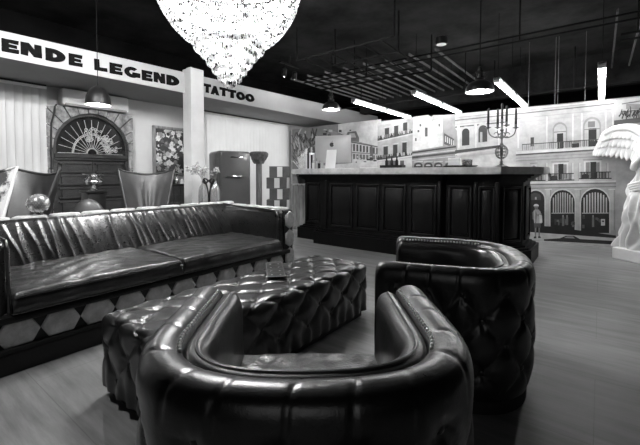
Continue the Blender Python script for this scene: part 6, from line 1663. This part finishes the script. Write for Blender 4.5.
# ------------------------------------------------------------- behind the sofa
def wing_chair(x, y, rz, mt, label, scl=1.0):
    t = thing('wing_chair', label, 'armchair', (x, y, 0), rz)
    # local: faces +x ; shell back
    def pt(u, v, side):
        s = 2*u-1                      # -1..1 across
        w = (.20+.145*v**1.2)
        z = .40+v*(.715+.07*abs(s)**1.8)
        yy = s*w
        x_ = -.22-.16*v+.19*abs(s)**2.2*(1-.25*v)
        fold = .016*math.sin(s*15*(1.4-.6*v))*math.sin(PI*min(1, v*1.15))*max(0, 1-abs(s)*1.15)
        tk = .05*(1-abs(s)**6)*(1-v**8)
        return (x_+(fold if side else -tk), yy, z)
    mb = MB(); mb.grid(lambda u, v: pt(u, v, 1), 28, 20); mb.grid(lambda u, v: pt(u, v, 0), 28, 20)
    b = mb.build('back_shell', mt, t, angle=80, weld=True)
    mb = MB(); mb.tube([pt(0, i/10, 1) for i in range(11)]+[pt(i/16, 1, 1) for i in range(1, 17)]+[pt(1, 1-i/10, 1) for i in range(1, 11)], .013, 8); mb.build('edge_piping', mt, b)
    mb = MB(); mb.box(-.28, -.25, .33, .30, .25, .45, .05, seg=4); mb.build('seat', mt, t)
    for s in (-1, 1):
        mb = MB(); mb.grid(lambda u, v: (-.24+.50*u, s*(.245+.05*v+.02*math.sin(PI*u)), .40+.24*v*(1-.45*u)), 14, 8)
        mb.grid(lambda u, v: (-.24+.50*u, s*(.285+.05*v+.02*math.sin(PI*u)), .36+.28*v*(1-.45*u)), 14, 8); mb.build('arm', mt, t, angle=80)
    mb = MB(); mb.tube([(0, 0, .02), (0, 0, .34)], .028, 12)
    for k in range(4): a = PI/4+k*PI/2; mb.tube([(0, 0, .05), (.3*math.cos(a), .3*math.sin(a), .015)], .014, 8)
    mb.build('swivel_base', M['chrome'], t)
    return t
wing_chair(-4.62, 2.40, math.radians(-30), M['leather_wing'], 'dark leather wing chair with flared ears in front of the arched door')
wing_chair(-4.70, 1.06, math.radians(-68), M['leather_wing'], 'dark leather wing chair between the cowhide chair and the arched door')
wing_chair(-4.15, .60, math.radians(-20), M['patch'], 'mottled cowhide wing chair at the left edge beside the blind')
rc_ = thing('tub_chair', 'low round-backed dark leather chair behind the sofa under the urn', 'armchair', (-4.15, 1.50, 0), math.radians(-40))
mb = MB(); mb.ball((-.13, 0, .52), .20, 28, 18, (.42, 1.0, 1.7)); mb.build('back_shell', M['leather_wing'], rc_, angle=180)
mb = MB(); mb.lathe([(.15, .0), (.16, .30), (.14, .40), (0, .42)], 24, (.0, 0, 0)); mb.build('seat', M['leather_wing'], rc_)
# mirror ball on the sofa's back edge
mbq = thing('mirror_ball', 'small mirror ball standing on the top edge of the sofa back', 'mirror ball', (-3.585, .975, .792))
mb = MB(); mb.ball((0, 0, .092), .0755, 24, 16); core = mb.build('ball_core', M['blackmatt'], mbq)
mb = MB()
for j in range(1, 15):
    th = PI*(j+.5)/16-PI/2; n = max(6, int(28*math.cos(th)))
    for i in range(n):
        ph = 2*PI*(i+.5*(j % 2))/n; N_ = Vector((math.cos(th)*math.cos(ph), math.cos(th)*math.sin(ph), math.sin(th)))
        e1 = Vector((-math.sin(ph), math.cos(ph), 0)); e2 = N_.cross(e1); hh_ = .077*PI/16*.45; hw_ = .077*math.cos(th)*PI/n*.9
        t1, t2 = RND.uniform(-.16, .16), RND.uniform(-.16, .16); C_ = Vector((0, 0, .092))+N_*.0775
        mb.add([C_+e1*(a*hw_)+e2*(b*hh_)+N_*(a*hw_*t1+b*hh_*t2) for a, b in ((-1, -1), (1, -1), (1, 1), (-1, 1))], [(0, 1, 2, 3)])
mb.build('mirror_tiles', M['mirror'], mbq, smooth=False)
mb = MB(); mb.lathe([(.035, 0), (.035, .006), (.014, .012), (.012, .02)], 18); mb.build('foot', M['silver'], mbq)
# urn on a dark column
pc = thing('pedestal_column', 'square dark pedestal in front of the arched door', 'pedestal', (-5.35, 2.06, 0))
mb = MB(); mb.box(-.11, -.11, .08, .11, .11, .87, .008); mb.build('shaft', M['black'], pc); MB().box(-.13, -.13, .87, .13, .13, .90, .006).build('top_plate', M['black'], pc); MB().box(-.13, -.13, 0, .13, .13, .08, .006).build('foot', M['black'], pc)
ur = thing('urn', 'wide-rimmed silver urn on the dark pedestal', 'urn', (-5.35, 2.06, .90))
mb = MB(); mb.lathe(smoothprof([(.05, 0), (.055, .012), (.03, .03), (.045, .05), (.085, .09), (.085, .13), (.055, .165), (.06, .18), (.125, .215), (.13, .225), (.11, .222), (.05, .19)], .012), 28, wob=lambda a, z: 1+.05*math.cos(12*a) if .05 < z < .16 else 1); mb.build('vessel', M['silver'], ur)
mb = MB()
for s in (-1, 1): mb.tube([(0, s*(.06+.05*math.sin(t)), .10+.08*t/3.1) for t in [i*.31 for i in range(11)]], .007, 6)
mb.build('handle', M['silver'], ur)
# cabinet below the painting, jars on it
cbn = thing('tiled_cabinet', 'low dark tiled cabinet below the flower painting', 'cabinet', (-6.44, 3.92, 0))
MB().box(0, -.42, 0, .36, .42, .91, .006).build('carcass', M['blackmatt'], cbn, smooth=False); MB().box(-.0, -.43, .91, .375, .43, .935, .004).build('top', M['black'], cbn, smooth=False)
mb = MB()
for i in range(6):
    for j in range(6): mb.box(.355, -.40+i*.134, .06+j*.14, .372, -.40+i*.134+.125, .06+j*.14+.13, .004)
mb.build('tile_front', M['grout'], cbn, smooth=False)
for k in range(5):
    h = [.13, .10, .16, .09, .12][k]
    j = thing('jar', ['pale', 'dark', 'tall silver', 'short pale', 'grey'][k]+' jar on the tiled cabinet, '+['first', 'second', 'third', 'fourth', 'fifth'][k]+' from the left', 'jar', (-6.24+.03*(k % 2), 3.62+k*.095, .935), 0, 'jars on the tiled cabinet')
    MB().lathe([(.03, 0), (.036, .01), (.036, h*.75), (.02, h*.88), (.02, h)], 14).build('pot', M[('paper', 'black', 'silver', 'paper', 'soffit')[k]], j)
    MB().lathe([(.024, h*.98), (.024, h*1.12), (.01, h*1.16)], 12).build('lid', M[('black', 'silver', 'black', 'alu', 'black')[k]], j)
# side table and flowers
st = thing('side_table', 'small round side table behind the sofa carrying the flower bottles', 'side table', (-4.55, 3.30, 0))
MB().lathe([(0, .60), (.20, .60), (.205, .61), (.20, .62), (0, .62)], 28).build('table_top', M['black'], st); MB().tube([(0, 0, 0.01), (0, 0, .60)], .02, 10).build('stem', M['black'], st); MB().lathe([(.14, 0), (.14, .012), (.03, .02)], 24).build('foot', M['black'], st)
fv = thing('flower_vase', 'pair of glass bottles in a dark looped holder with drooping pale flowers', 'vase', (-4.55, 3.30, .62), math.radians(38))
for s in (-1, 1):
    mb = MB(); mb.lathe(smoothprof([(.06, 0), (.070, .01), (.070, .26), (.055, .31), (.026, .35), (.024, .40)], .03), 20, (s*.085, 0, .005)); mb.build('bottle', M['clearglass'], fv)
    mb = MB(); mb.tube([(s*(.0+.085*(1-math.cos(t))), -.02, .02+.40*math.sin(t)) for t in [i*PI/22 for i in range(12)]], .012, 8)
    mb.tube([(s*(.005+.07*math.sin(t)), -.03, .40+.035*math.sin(2*t)) for t in [i*PI/10 for i in range(11)]], .014, 8); mb.build('looped_holder', M['black'], fv)
mb = MB(); fl = MB()
for k in range(16):
    a = RND.uniform(-1.0, .35); L = RND.uniform(.16, .30); tw = RND.uniform(-.06, .06)
    p0 = Vector((RND.choice([-.085, .085]), 0, .38)); p1 = p0+Vector((a*L*.4, tw*.5, L*.6)); p2 = p0+Vector((a*L*.9-.02, tw, L*.72))
    mb.tube([p0, p1, p2], .003, 5)
    for q in range(8):
        d = Vector((RND.uniform(-.03, .03), RND.uniform(-.03, .03), RND.uniform(-.03, .03)))
        fl.ball(tuple(p2+d), RND.uniform(.008, .016), 7, 5)
mb.tube([(-.085, 0, .38), (-.10, 0, .58), (-.19, 0, .64), (-.27, 0, .56)], .004, 6)
for q in range(30):
    t = RND.random(); fl.ball((-.16-.12*t+RND.uniform(-.02, .02), RND.uniform(-.03, .03), .65-.09*t+RND.uniform(-.03, .03)), RND.uniform(.012, .022), 8, 6)
mb.build('flower_stems', M['leaf'], fv); fl.build('blossoms', M['petal'], fv)
# fridge
fr = thing('fridge', 'rounded grey retro fridge in front of the right blind', 'fridge', (-5.80, 4.66, 0), math.radians(-18))
mb = MB(); mb.box(-.28, -.31, .04, .26, .31, 1.56, .07, seg=5); mb.build('cabinet', M['fridge'], fr)
mb = MB(); mb.box(.25, -.31, .07, .36, .31, 1.55, .06, seg=5); dd = mb.build('door', M['fridge'], fr)
mb = MB(); mb.tube([(.36, -.20, 1.08), (.40, -.20, 1.08), (.41, -.06, 1.075), (.40, .10, 1.07), (.36, .10, 1.07)], .013, 8); mb.build('handle', M['chrome'], dd)
mb = MB(); mb.box(.356, -.10, 1.42, .366, .14, 1.445, .004); mb.build('badge', M['chrome'], dd)
mb = MB(); mb.box(-.28, -.30, 0, .24, .30, .05); mb.build('foot_panel', M['blackmatt'], fr, smooth=False)
# carved capital on a post
cp = thing('carved_capital_post', 'dark carved stone capital on a grey post beside the fridge', 'post', (-5.86, 5.52, 0), .6)
mb = MB(); mb.box(-.055, -.055, .04, .055, .055, 1.36, .008); mb.build('post', M['post'], cp); MB().box(-.14, -.14, 0, .14, .14, .05, .008).build('foot', M['post'], cp)
mb = MB(); mb.lathe(smoothprof([(.10, 1.34), (.12, 1.38), (.16, 1.46), (.19, 1.54), (.175, 1.585), (.14, 1.60), (.0, 1.60)], .02), 40, wob=lambda a, z: 1+.05*math.cos(4*a)+.05*math.sin(7*a+z*30)+.03*math.sin(13*a-z*80)); mb.build('capital', M['capital'], cp)
# stacked open boxes
for k in range(5):
    z = .065+.245*k
    t = thing('display_cube', ['lowest', 'second from the bottom', 'middle', 'second from the top', 'topmost'][k]+' of the stacked grey and white boxes beside the carved post', 'box', (-5.72+.025*(1 if k % 2 == 0 else -1), 5.97+.02*(1 if k % 2 == 0 else -1), z), math.radians(-50), 'stacked display boxes')
    mb = MB(); w = .215; hh = .243
    mb.box(-.20, -w, 0, .15, w, .014); mb.box(-.20, -w, hh-.014, .15, w, hh); mb.box(-.20, -w, 0, -.19, w, hh); mb.box(-.20, -w, 0, .15, -w+.014, hh); mb.box(-.20, w-.014, 0, .15, w, hh)
    mb.build('box', M['cube'], t, smooth=False); MB().box(.146, -.05, .012, .154, .075, hh-.012).build('front_strip', M['cubein'], t, smooth=False)
    mb = MB(); mb.box(.148, -w, 0, .16, -.045, hh, .002); mb.build('door', M['cube'], t, smooth=False)
    mb = MB(); mb.box(.148, .07, 0, .16, w, hh, .002); mb.build('door', M['cube'], t, smooth=False)
    if False:
        mb = MB()
        for q in range(5): mb.box(-.1, -.03, .02+q*.035, .13, .065, .045+q*.035, .003)
        mb.build('folded_cloth', M['soffit'], t, smooth=False)
bs = MB().box(-.22, -.24, 0, .17, .24, .065, .004).build('box_plinth', M['cubein'], smooth=False); bs.location = (-5.70, 5.98, 0); bs.rotation_euler = (0, 0, math.radians(-50)); tag(bs, 'low white plinth under the stacked boxes', 'plinth')
# plant on a wooden pedestal left of the counter
pw = thing('wooden_pedestal', 'weathered wooden pedestal at the left end of the counter', 'pedestal', (-4.86, 5.80, 0), .3)
MB().box(-.15, -.15, .06, .15, .15, .88, .008).build('shaft', M['pedwood'], pw, smooth=False); MB().box(-.18, -.18, .88, .18, .18, .92, .008).build('top_plate', M['pedwood'], pw, smooth=False); MB().box(-.18, -.18, 0, .18, .18, .06, .008).build('foot', M['pedwood'], pw, smooth=False)
pl = thing('potted_plant', 'potted plant with long dry palm fronds on the wooden pedestal', 'plant', (-4.86, 5.80, .92))
MB().lathe([(.09, 0), (.10, .01), (.13, .15), (.135, .16), (.12, .16), (.11, .13), (0, .13)], 24).build('pot', M['black'], pl, angle=30)
mb = MB()
for k in range(70):
    a = RND.uniform(0, 2*PI); r = RND.uniform(.02, .15); z = RND.uniform(.13, .27); L = RND.uniform(.06, .12); w = .022
    d = Vector((math.cos(a), math.sin(a), RND.uniform(-.2, .9))).normalized(); p = Vector((r*math.cos(a), r*math.sin(a), z)); sd = d.cross(Vector((0, 0, 1))).normalized()*w
    nn_ = sd.cross(d).normalized()*.006
    mb.add([p, p+d*L*.5+sd+nn_, p+d*L, p+d*L*.5-sd+nn_, p+d*L*.5-nn_], [(0, 1, 4), (0, 4, 3), (1, 2, 4), (4, 2, 3)])
mb.build('leaves', M['leaf'], pl)
for k in range(11):
    a = 2*PI*k/11+RND.uniform(-.2, .2); H_ = RND.uniform(.38, .66); sp = RND.uniform(.10, .26)
    mb = MB(); pts = [Vector((sp*t**1.6*math.cos(a), sp*t**1.6*math.sin(a), .12+H_*(t-.12*t*t*t))) for t in [i/12 for i in range(13)]]
    mb.tube(pts, [.006*(1-.6*i/12) for i in range(13)], 6)
    for i in range(3, 13):
        for s in (-1, 1):
            tdir = (pts[i]-pts[i-1]).normalized(); sd = Vector((-math.sin(a), math.cos(a), 0))*s
            e = pts[i]+sd*.10*(1.2-i/14)+tdir*.08; mdl = (pts[i]+e)/2
            mb.add([pts[i], mdl+tdir*.014, e, mdl-tdir*.014], [(0, 1, 2, 3)])
    mb.build('frond', M['leafpale'], pl, angle=20)

# ------------------------------------------------------ white plaster figure
SRZ = math.radians(-39.5)
sx, sy = .156+.29*.7716+.27*.636, 6.246-.29*.636+.27*.7716
sg = thing('plaster_statue', 'large white plaster winged figure in draped robe on a square base at right', 'statue', (sx, sy, 0), SRZ)
mb = MB(); mb.box(-.30, -.28, 0, .30, .28, .15, .012); mb.build('plinth', M['plaster'], sg, smooth=False); 
def robe(u, v):
    a = 2*PI*u; z = .14+1.42*v
    key = [(0, .285, .23), (.08, .255, .215), (.3, .215, .19), (.5, .215, .18), (.62, .195, .15), (.70, .150, .120), (.82, .170, .130), (.92, .185, .115), (.97, .13, .09), (1.0, .06, .06)]
    for i in range(len(key)-1):
        if key[i][0] <= v <= key[i+1][0]:
            t = (v-key[i][0])/(key[i+1][0]-key[i][0]); rx = key[i][1]+(key[i+1][1]-key[i][1])*t; ry = key[i][2]+(key[i+1][2]-key[i][2])*t; break
    tw = 1.4*math.sin(2.2*v)
    fold = (.030*math.sin(11*a+9*v+2*math.sin(3*a))+.018*math.sin(19*a-14*v)+.014*math.sin(7*a+22*v))*(1-v)**.5*min(1, (1.02-v)*2.5)
    fold += .012*math.sin(30*v+3*math.sin(a+1)+2*a)*(1 if v > .35 else .4)*min(1, (1-v)*6)
    sway = .035*math.sin(3.0*v)
    knee = .055*math.exp(-((v-.32)/.15)**2)*max(0, math.cos(a+PI/2+.5))**2
    r = 1+fold/.2
    return (1.2*rx*math.cos(a)*r+sway-.05, ry*math.sin(a)*r-knee*1.0, z)
mb = MB(); mb.grid(robe, 150, 110); mb.build('draped_robe', M['plaster'], sg, angle=180, weld=True)
mb = MB()   # overfold sash round the hips
for k in range(4):
    mb.tube([((.258-.004*k)*math.cos(a)-.02, (.185-.004*k)*math.sin(a), .99-.03*k+.05*math.cos(a+.6)) for a in [2*PI*i/40 for i in range(40)]], .022, 8, True)
mb.build('sash', M['plaster'], sg)
# head with face and hair
mb = MB(); hz = 1.74; hx = .02
mb.tube([(hx-.01, 0, 1.50), (hx, 0, 1.66)], [.062, .052], 14)
mb.ball((hx, -.005, hz), .10, 24, 18, (.82, .95, 1.2))
mb.ball((hx, -.098, hz-.012), .018, 10, 8, (.8, 1.2, 1.7)); mb.ball((hx, -.088, hz-.055), .022, 10, 6, (1.2, .6, .35)); mb.ball((hx, -.075, hz-.093), .028, 10, 8)
for s in (-1, 1):
    mb.ball((hx+s*.034, -.082, hz+.012), .014, 10, 8, (1.3, .6, .8)); mb.ball((hx+s*.034, -.086, hz+.032), .02, 10, 6, (1.3, .5, .3)); mb.ball((hx+s*.083, .0, hz), .022, 10, 8, (.5, .9, 1.4))
mb.build('head', M['plaster'], sg, angle=180)
mb = MB()
for k in range(60):
    a = RND.uniform(0, 2*PI); b = RND.uniform(.1, 1.5)
    p = Vector((.088*math.cos(a)*math.cos(b), .10*math.sin(a)*math.cos(b)+.01, .125*math.sin(b)))
    if p.y < -.05 and p.z < .07: continue
    mb.ball((hx+p.x, p.y, hz+p.z), .024, 8, 6)
mb.ball((hx, .11, hz+.0), .05, 12, 8)
mb.build('hair', M['plaster'], sg)
# arms folded at the breast, each with a five-fingered hand
for s in (-1, 1):
    a = [Vector((hx+s*.165, .0, 1.46)), Vector((hx+s*.215, -.03, 1.32)), Vector((hx+s*.20, -.10, 1.20)), Vector((hx+s*.12, -.175, 1.26)), Vector((hx+s*.05, -.195, 1.33))]
    mb = MB(); mb.tube(a, [.062, .052, .046, .038, .026], 12); mb.ball(tuple(a[0]), .064, 14, 10); ar = mb.build('arm', M['plaster'], sg)
    mb = MB(); mb.ball((hx+s*.035, -.20, 1.355), .035, 12, 8, (.9, .45, 1.1))
    for f in range(4):
        b0_ = Vector((hx+s*(.055-.014*f), -.205, 1.375)); L = [.046, .054, .05, .04][f]
        mb.tube([b0_, b0_+Vector((-s*.006, -.006, L*.5)), b0_+Vector((-s*.014, .006, L))], [.0085, .008, .006], 7)
    mb.tube([(hx+s*.01, -.205, 1.345), (hx-s*.006, -.215, 1.37), (hx-s*.010, -.212, 1.392)], [.010, .009, .007], 7)
    mb.build('hand', M['plaster'], ar)
# half-open wings made of overlapping feather rows
def wing(s):
    mb = MB()
    root = Vector((s*.06, .10, 1.44))
    # arm of the wing
    arm_ = [root, Vector((s*.24, .14, 1.65)), Vector((s*.42, .15, 1.755)), Vector((s*.61, .13, 1.765)), Vector((s*.73, .11, 1.715))]
    sp = [Vector((0, 0, 0))]*0
    pts = []
    for i in range(33):
        t = i/32*4; k = min(int(t), 3); f = t-k
        p0, p1, p2, p3 = arm_[max(0, k-1)], arm_[k], arm_[k+1], arm_[min(4, k+2)]
        pts.append(.5*(2*p1+(p2-p0)*f+(2*p0-5*p1+4*p2-p3)*f*f+(3*p1-p0-3*p2+p3)*f**3))
    mb.tube(pts, [.062-.034*abs(i/32-.35) for i in range(33)], 12)
    mb.ball(tuple(pts[-1]), .042, 12, 8)
    for row, (n, L0, yo, w) in enumerate(((17, .46, .03, .062), (17, .30, .008, .060), (17, .17, -.014, .056))):
        for i in range(n):
            f = i/(n-1); p = pts[int(f*32)]
            a = math.radians(-102+48*f**1.2)
            d = Vector((s*math.cos(a), .0, math.sin(a))); L = L0*(1.0-.25*abs(f-.45)) 
            sd = Vector((d.z, 0, -d.x)); cols = 5; rows_ = 8; b = len(mb.v)
            def fp(u, v):
                ww = w*(1-.55*max(0, v-.55)/.45)*math.sqrt(max(0, 1-max(0, (v-.86)/.14)**2)) if v < 1 else 0
                q = p+d*(L*v)+sd*(ww*(2*u-1))
                q.y += yo-.009*(1-(2*u-1)**2)+.006*math.sin(i*2.1)
                return q
            mb.grid(fp, 4, 9); mb.grid(lambda u, v: fp(u, v)+Vector((0, .012, 0)), 4, 9)
    return mb.build('wing', M['plaster'], sg, angle=55)
wing(-1); wing(1)

# ------------------------------------------------------------ camera and light
F_PX, YAW, PITCH, SHIFT = 368.0, 37.3, 2.0, 35.65
cam = bpy.data.cameras.new('camera'); co = bpy.data.objects.new('camera', cam); COL.objects.link(co)
cam.sensor_fit = 'HORIZONTAL'; cam.sensor_width = 36; cam.lens = 36*F_PX/640
cam.shift_y = -SHIFT/640
cam.clip_start = .05
co.location = (0, 0, 1.12); co.rotation_euler = (math.radians(90-PITCH), 0, math.radians(YAW))
scene.camera = co

def light(kind, name, loc, power, target=None, **k):
    l = bpy.data.lights.new(name, kind); l.energy = power
    for a, b in k.items(): setattr(l, a, b)
    o = bpy.data.objects.new(name, l); COL.objects.link(o); o.location = loc
    if target is not None:
        o.rotation_euler = (Vector(target)-Vector(loc)).to_track_quat('-Z', 'Y').to_euler()
    return o
# chandelier bulbs
for k in range(5):
    a = 2*PI*k/5; light('POINT', 'chandelier_light', (CHX+.33*math.cos(a), CHY+.33*math.sin(a), 2.78), 52, shadow_soft_size=.05)
light('POINT', 'chandelier_light', (CHX, CHY, 2.48), 60, shadow_soft_size=.05)
light('POINT', 'chandelier_light', (CHX, CHY, 2.22), 10, shadow_soft_size=.03)
light('POINT', 'chandelier_light', (CHX, CHY, 2.08), 4, shadow_soft_size=.02)
# pendants
light('POINT', 'pendant_light', (-4.8, 1.92, 1.96), 14, shadow_soft_size=.03)
light('POINT', 'pendant_light', (-3.85, 5.38, 2.285), 12, shadow_soft_size=.03)
light('POINT', 'pendant_light', (-1.25, 5.0, 2.185), 12, shadow_soft_size=.03)
# ceiling spots; those near the camera are added, out of view
light('SPOT', 'spot_light', (-2.95, -.2, 3.0), 300, (-6.4, 1.4, .5), spot_size=1.5, spot_blend=.6, shadow_soft_size=.05)
light('SPOT', 'spot_light', (-2.5, .9, 3.0), 110, (-5.6, 3.4, 1.9), spot_size=1.5, spot_blend=.6, shadow_soft_size=.05)
light('SPOT', 'spot_light', (-4.70, 5.40, 2.98), 60, (-5.2, 6.6, .6), spot_size=1.2, spot_blend=.7, shadow_soft_size=.05)
light('SPOT', 'spot_light', (-2.05, .22, 3.1), 110, (-2.35, .55, 0), spot_size=.75, spot_blend=.6, shadow_soft_size=.05)  # added spot that brightens the bare floor at left
light('AREA', 'blind_backlight', (-6.435, 5.75, 1.25), 14, (0, 5.75, 1.25), shape='RECTANGLE', size=2.4, size_y=2.2)  # added backlight that brightens the right blind
# faint fill light added behind the camera, no window is built there
light('AREA', 'rear_fill', (1.0, -3.05, 1.7), 7, (-2.0, 2.0, .8), shape='RECTANGLE', size=3.0, size_y=1.8)
w = bpy.data.worlds.new('world'); scene.world = w; w.use_nodes = True
w.node_tree.nodes['Background'].inputs[0].default_value = (.5, .5, .5, 1); w.node_tree.nodes['Background'].inputs[1].default_value = .02
scene.view_settings.view_transform = 'Standard'; scene.view_settings.look = 'None'; scene.view_settings.gamma = 1
scene.view_settings.use_curve_mapping = False; scene.view_settings.exposure = 0.78
scene.cycles.use_denoising = True
scene.cycles.max_bounces = 7
scene.cycles.sample_clamp_indirect = 4.0
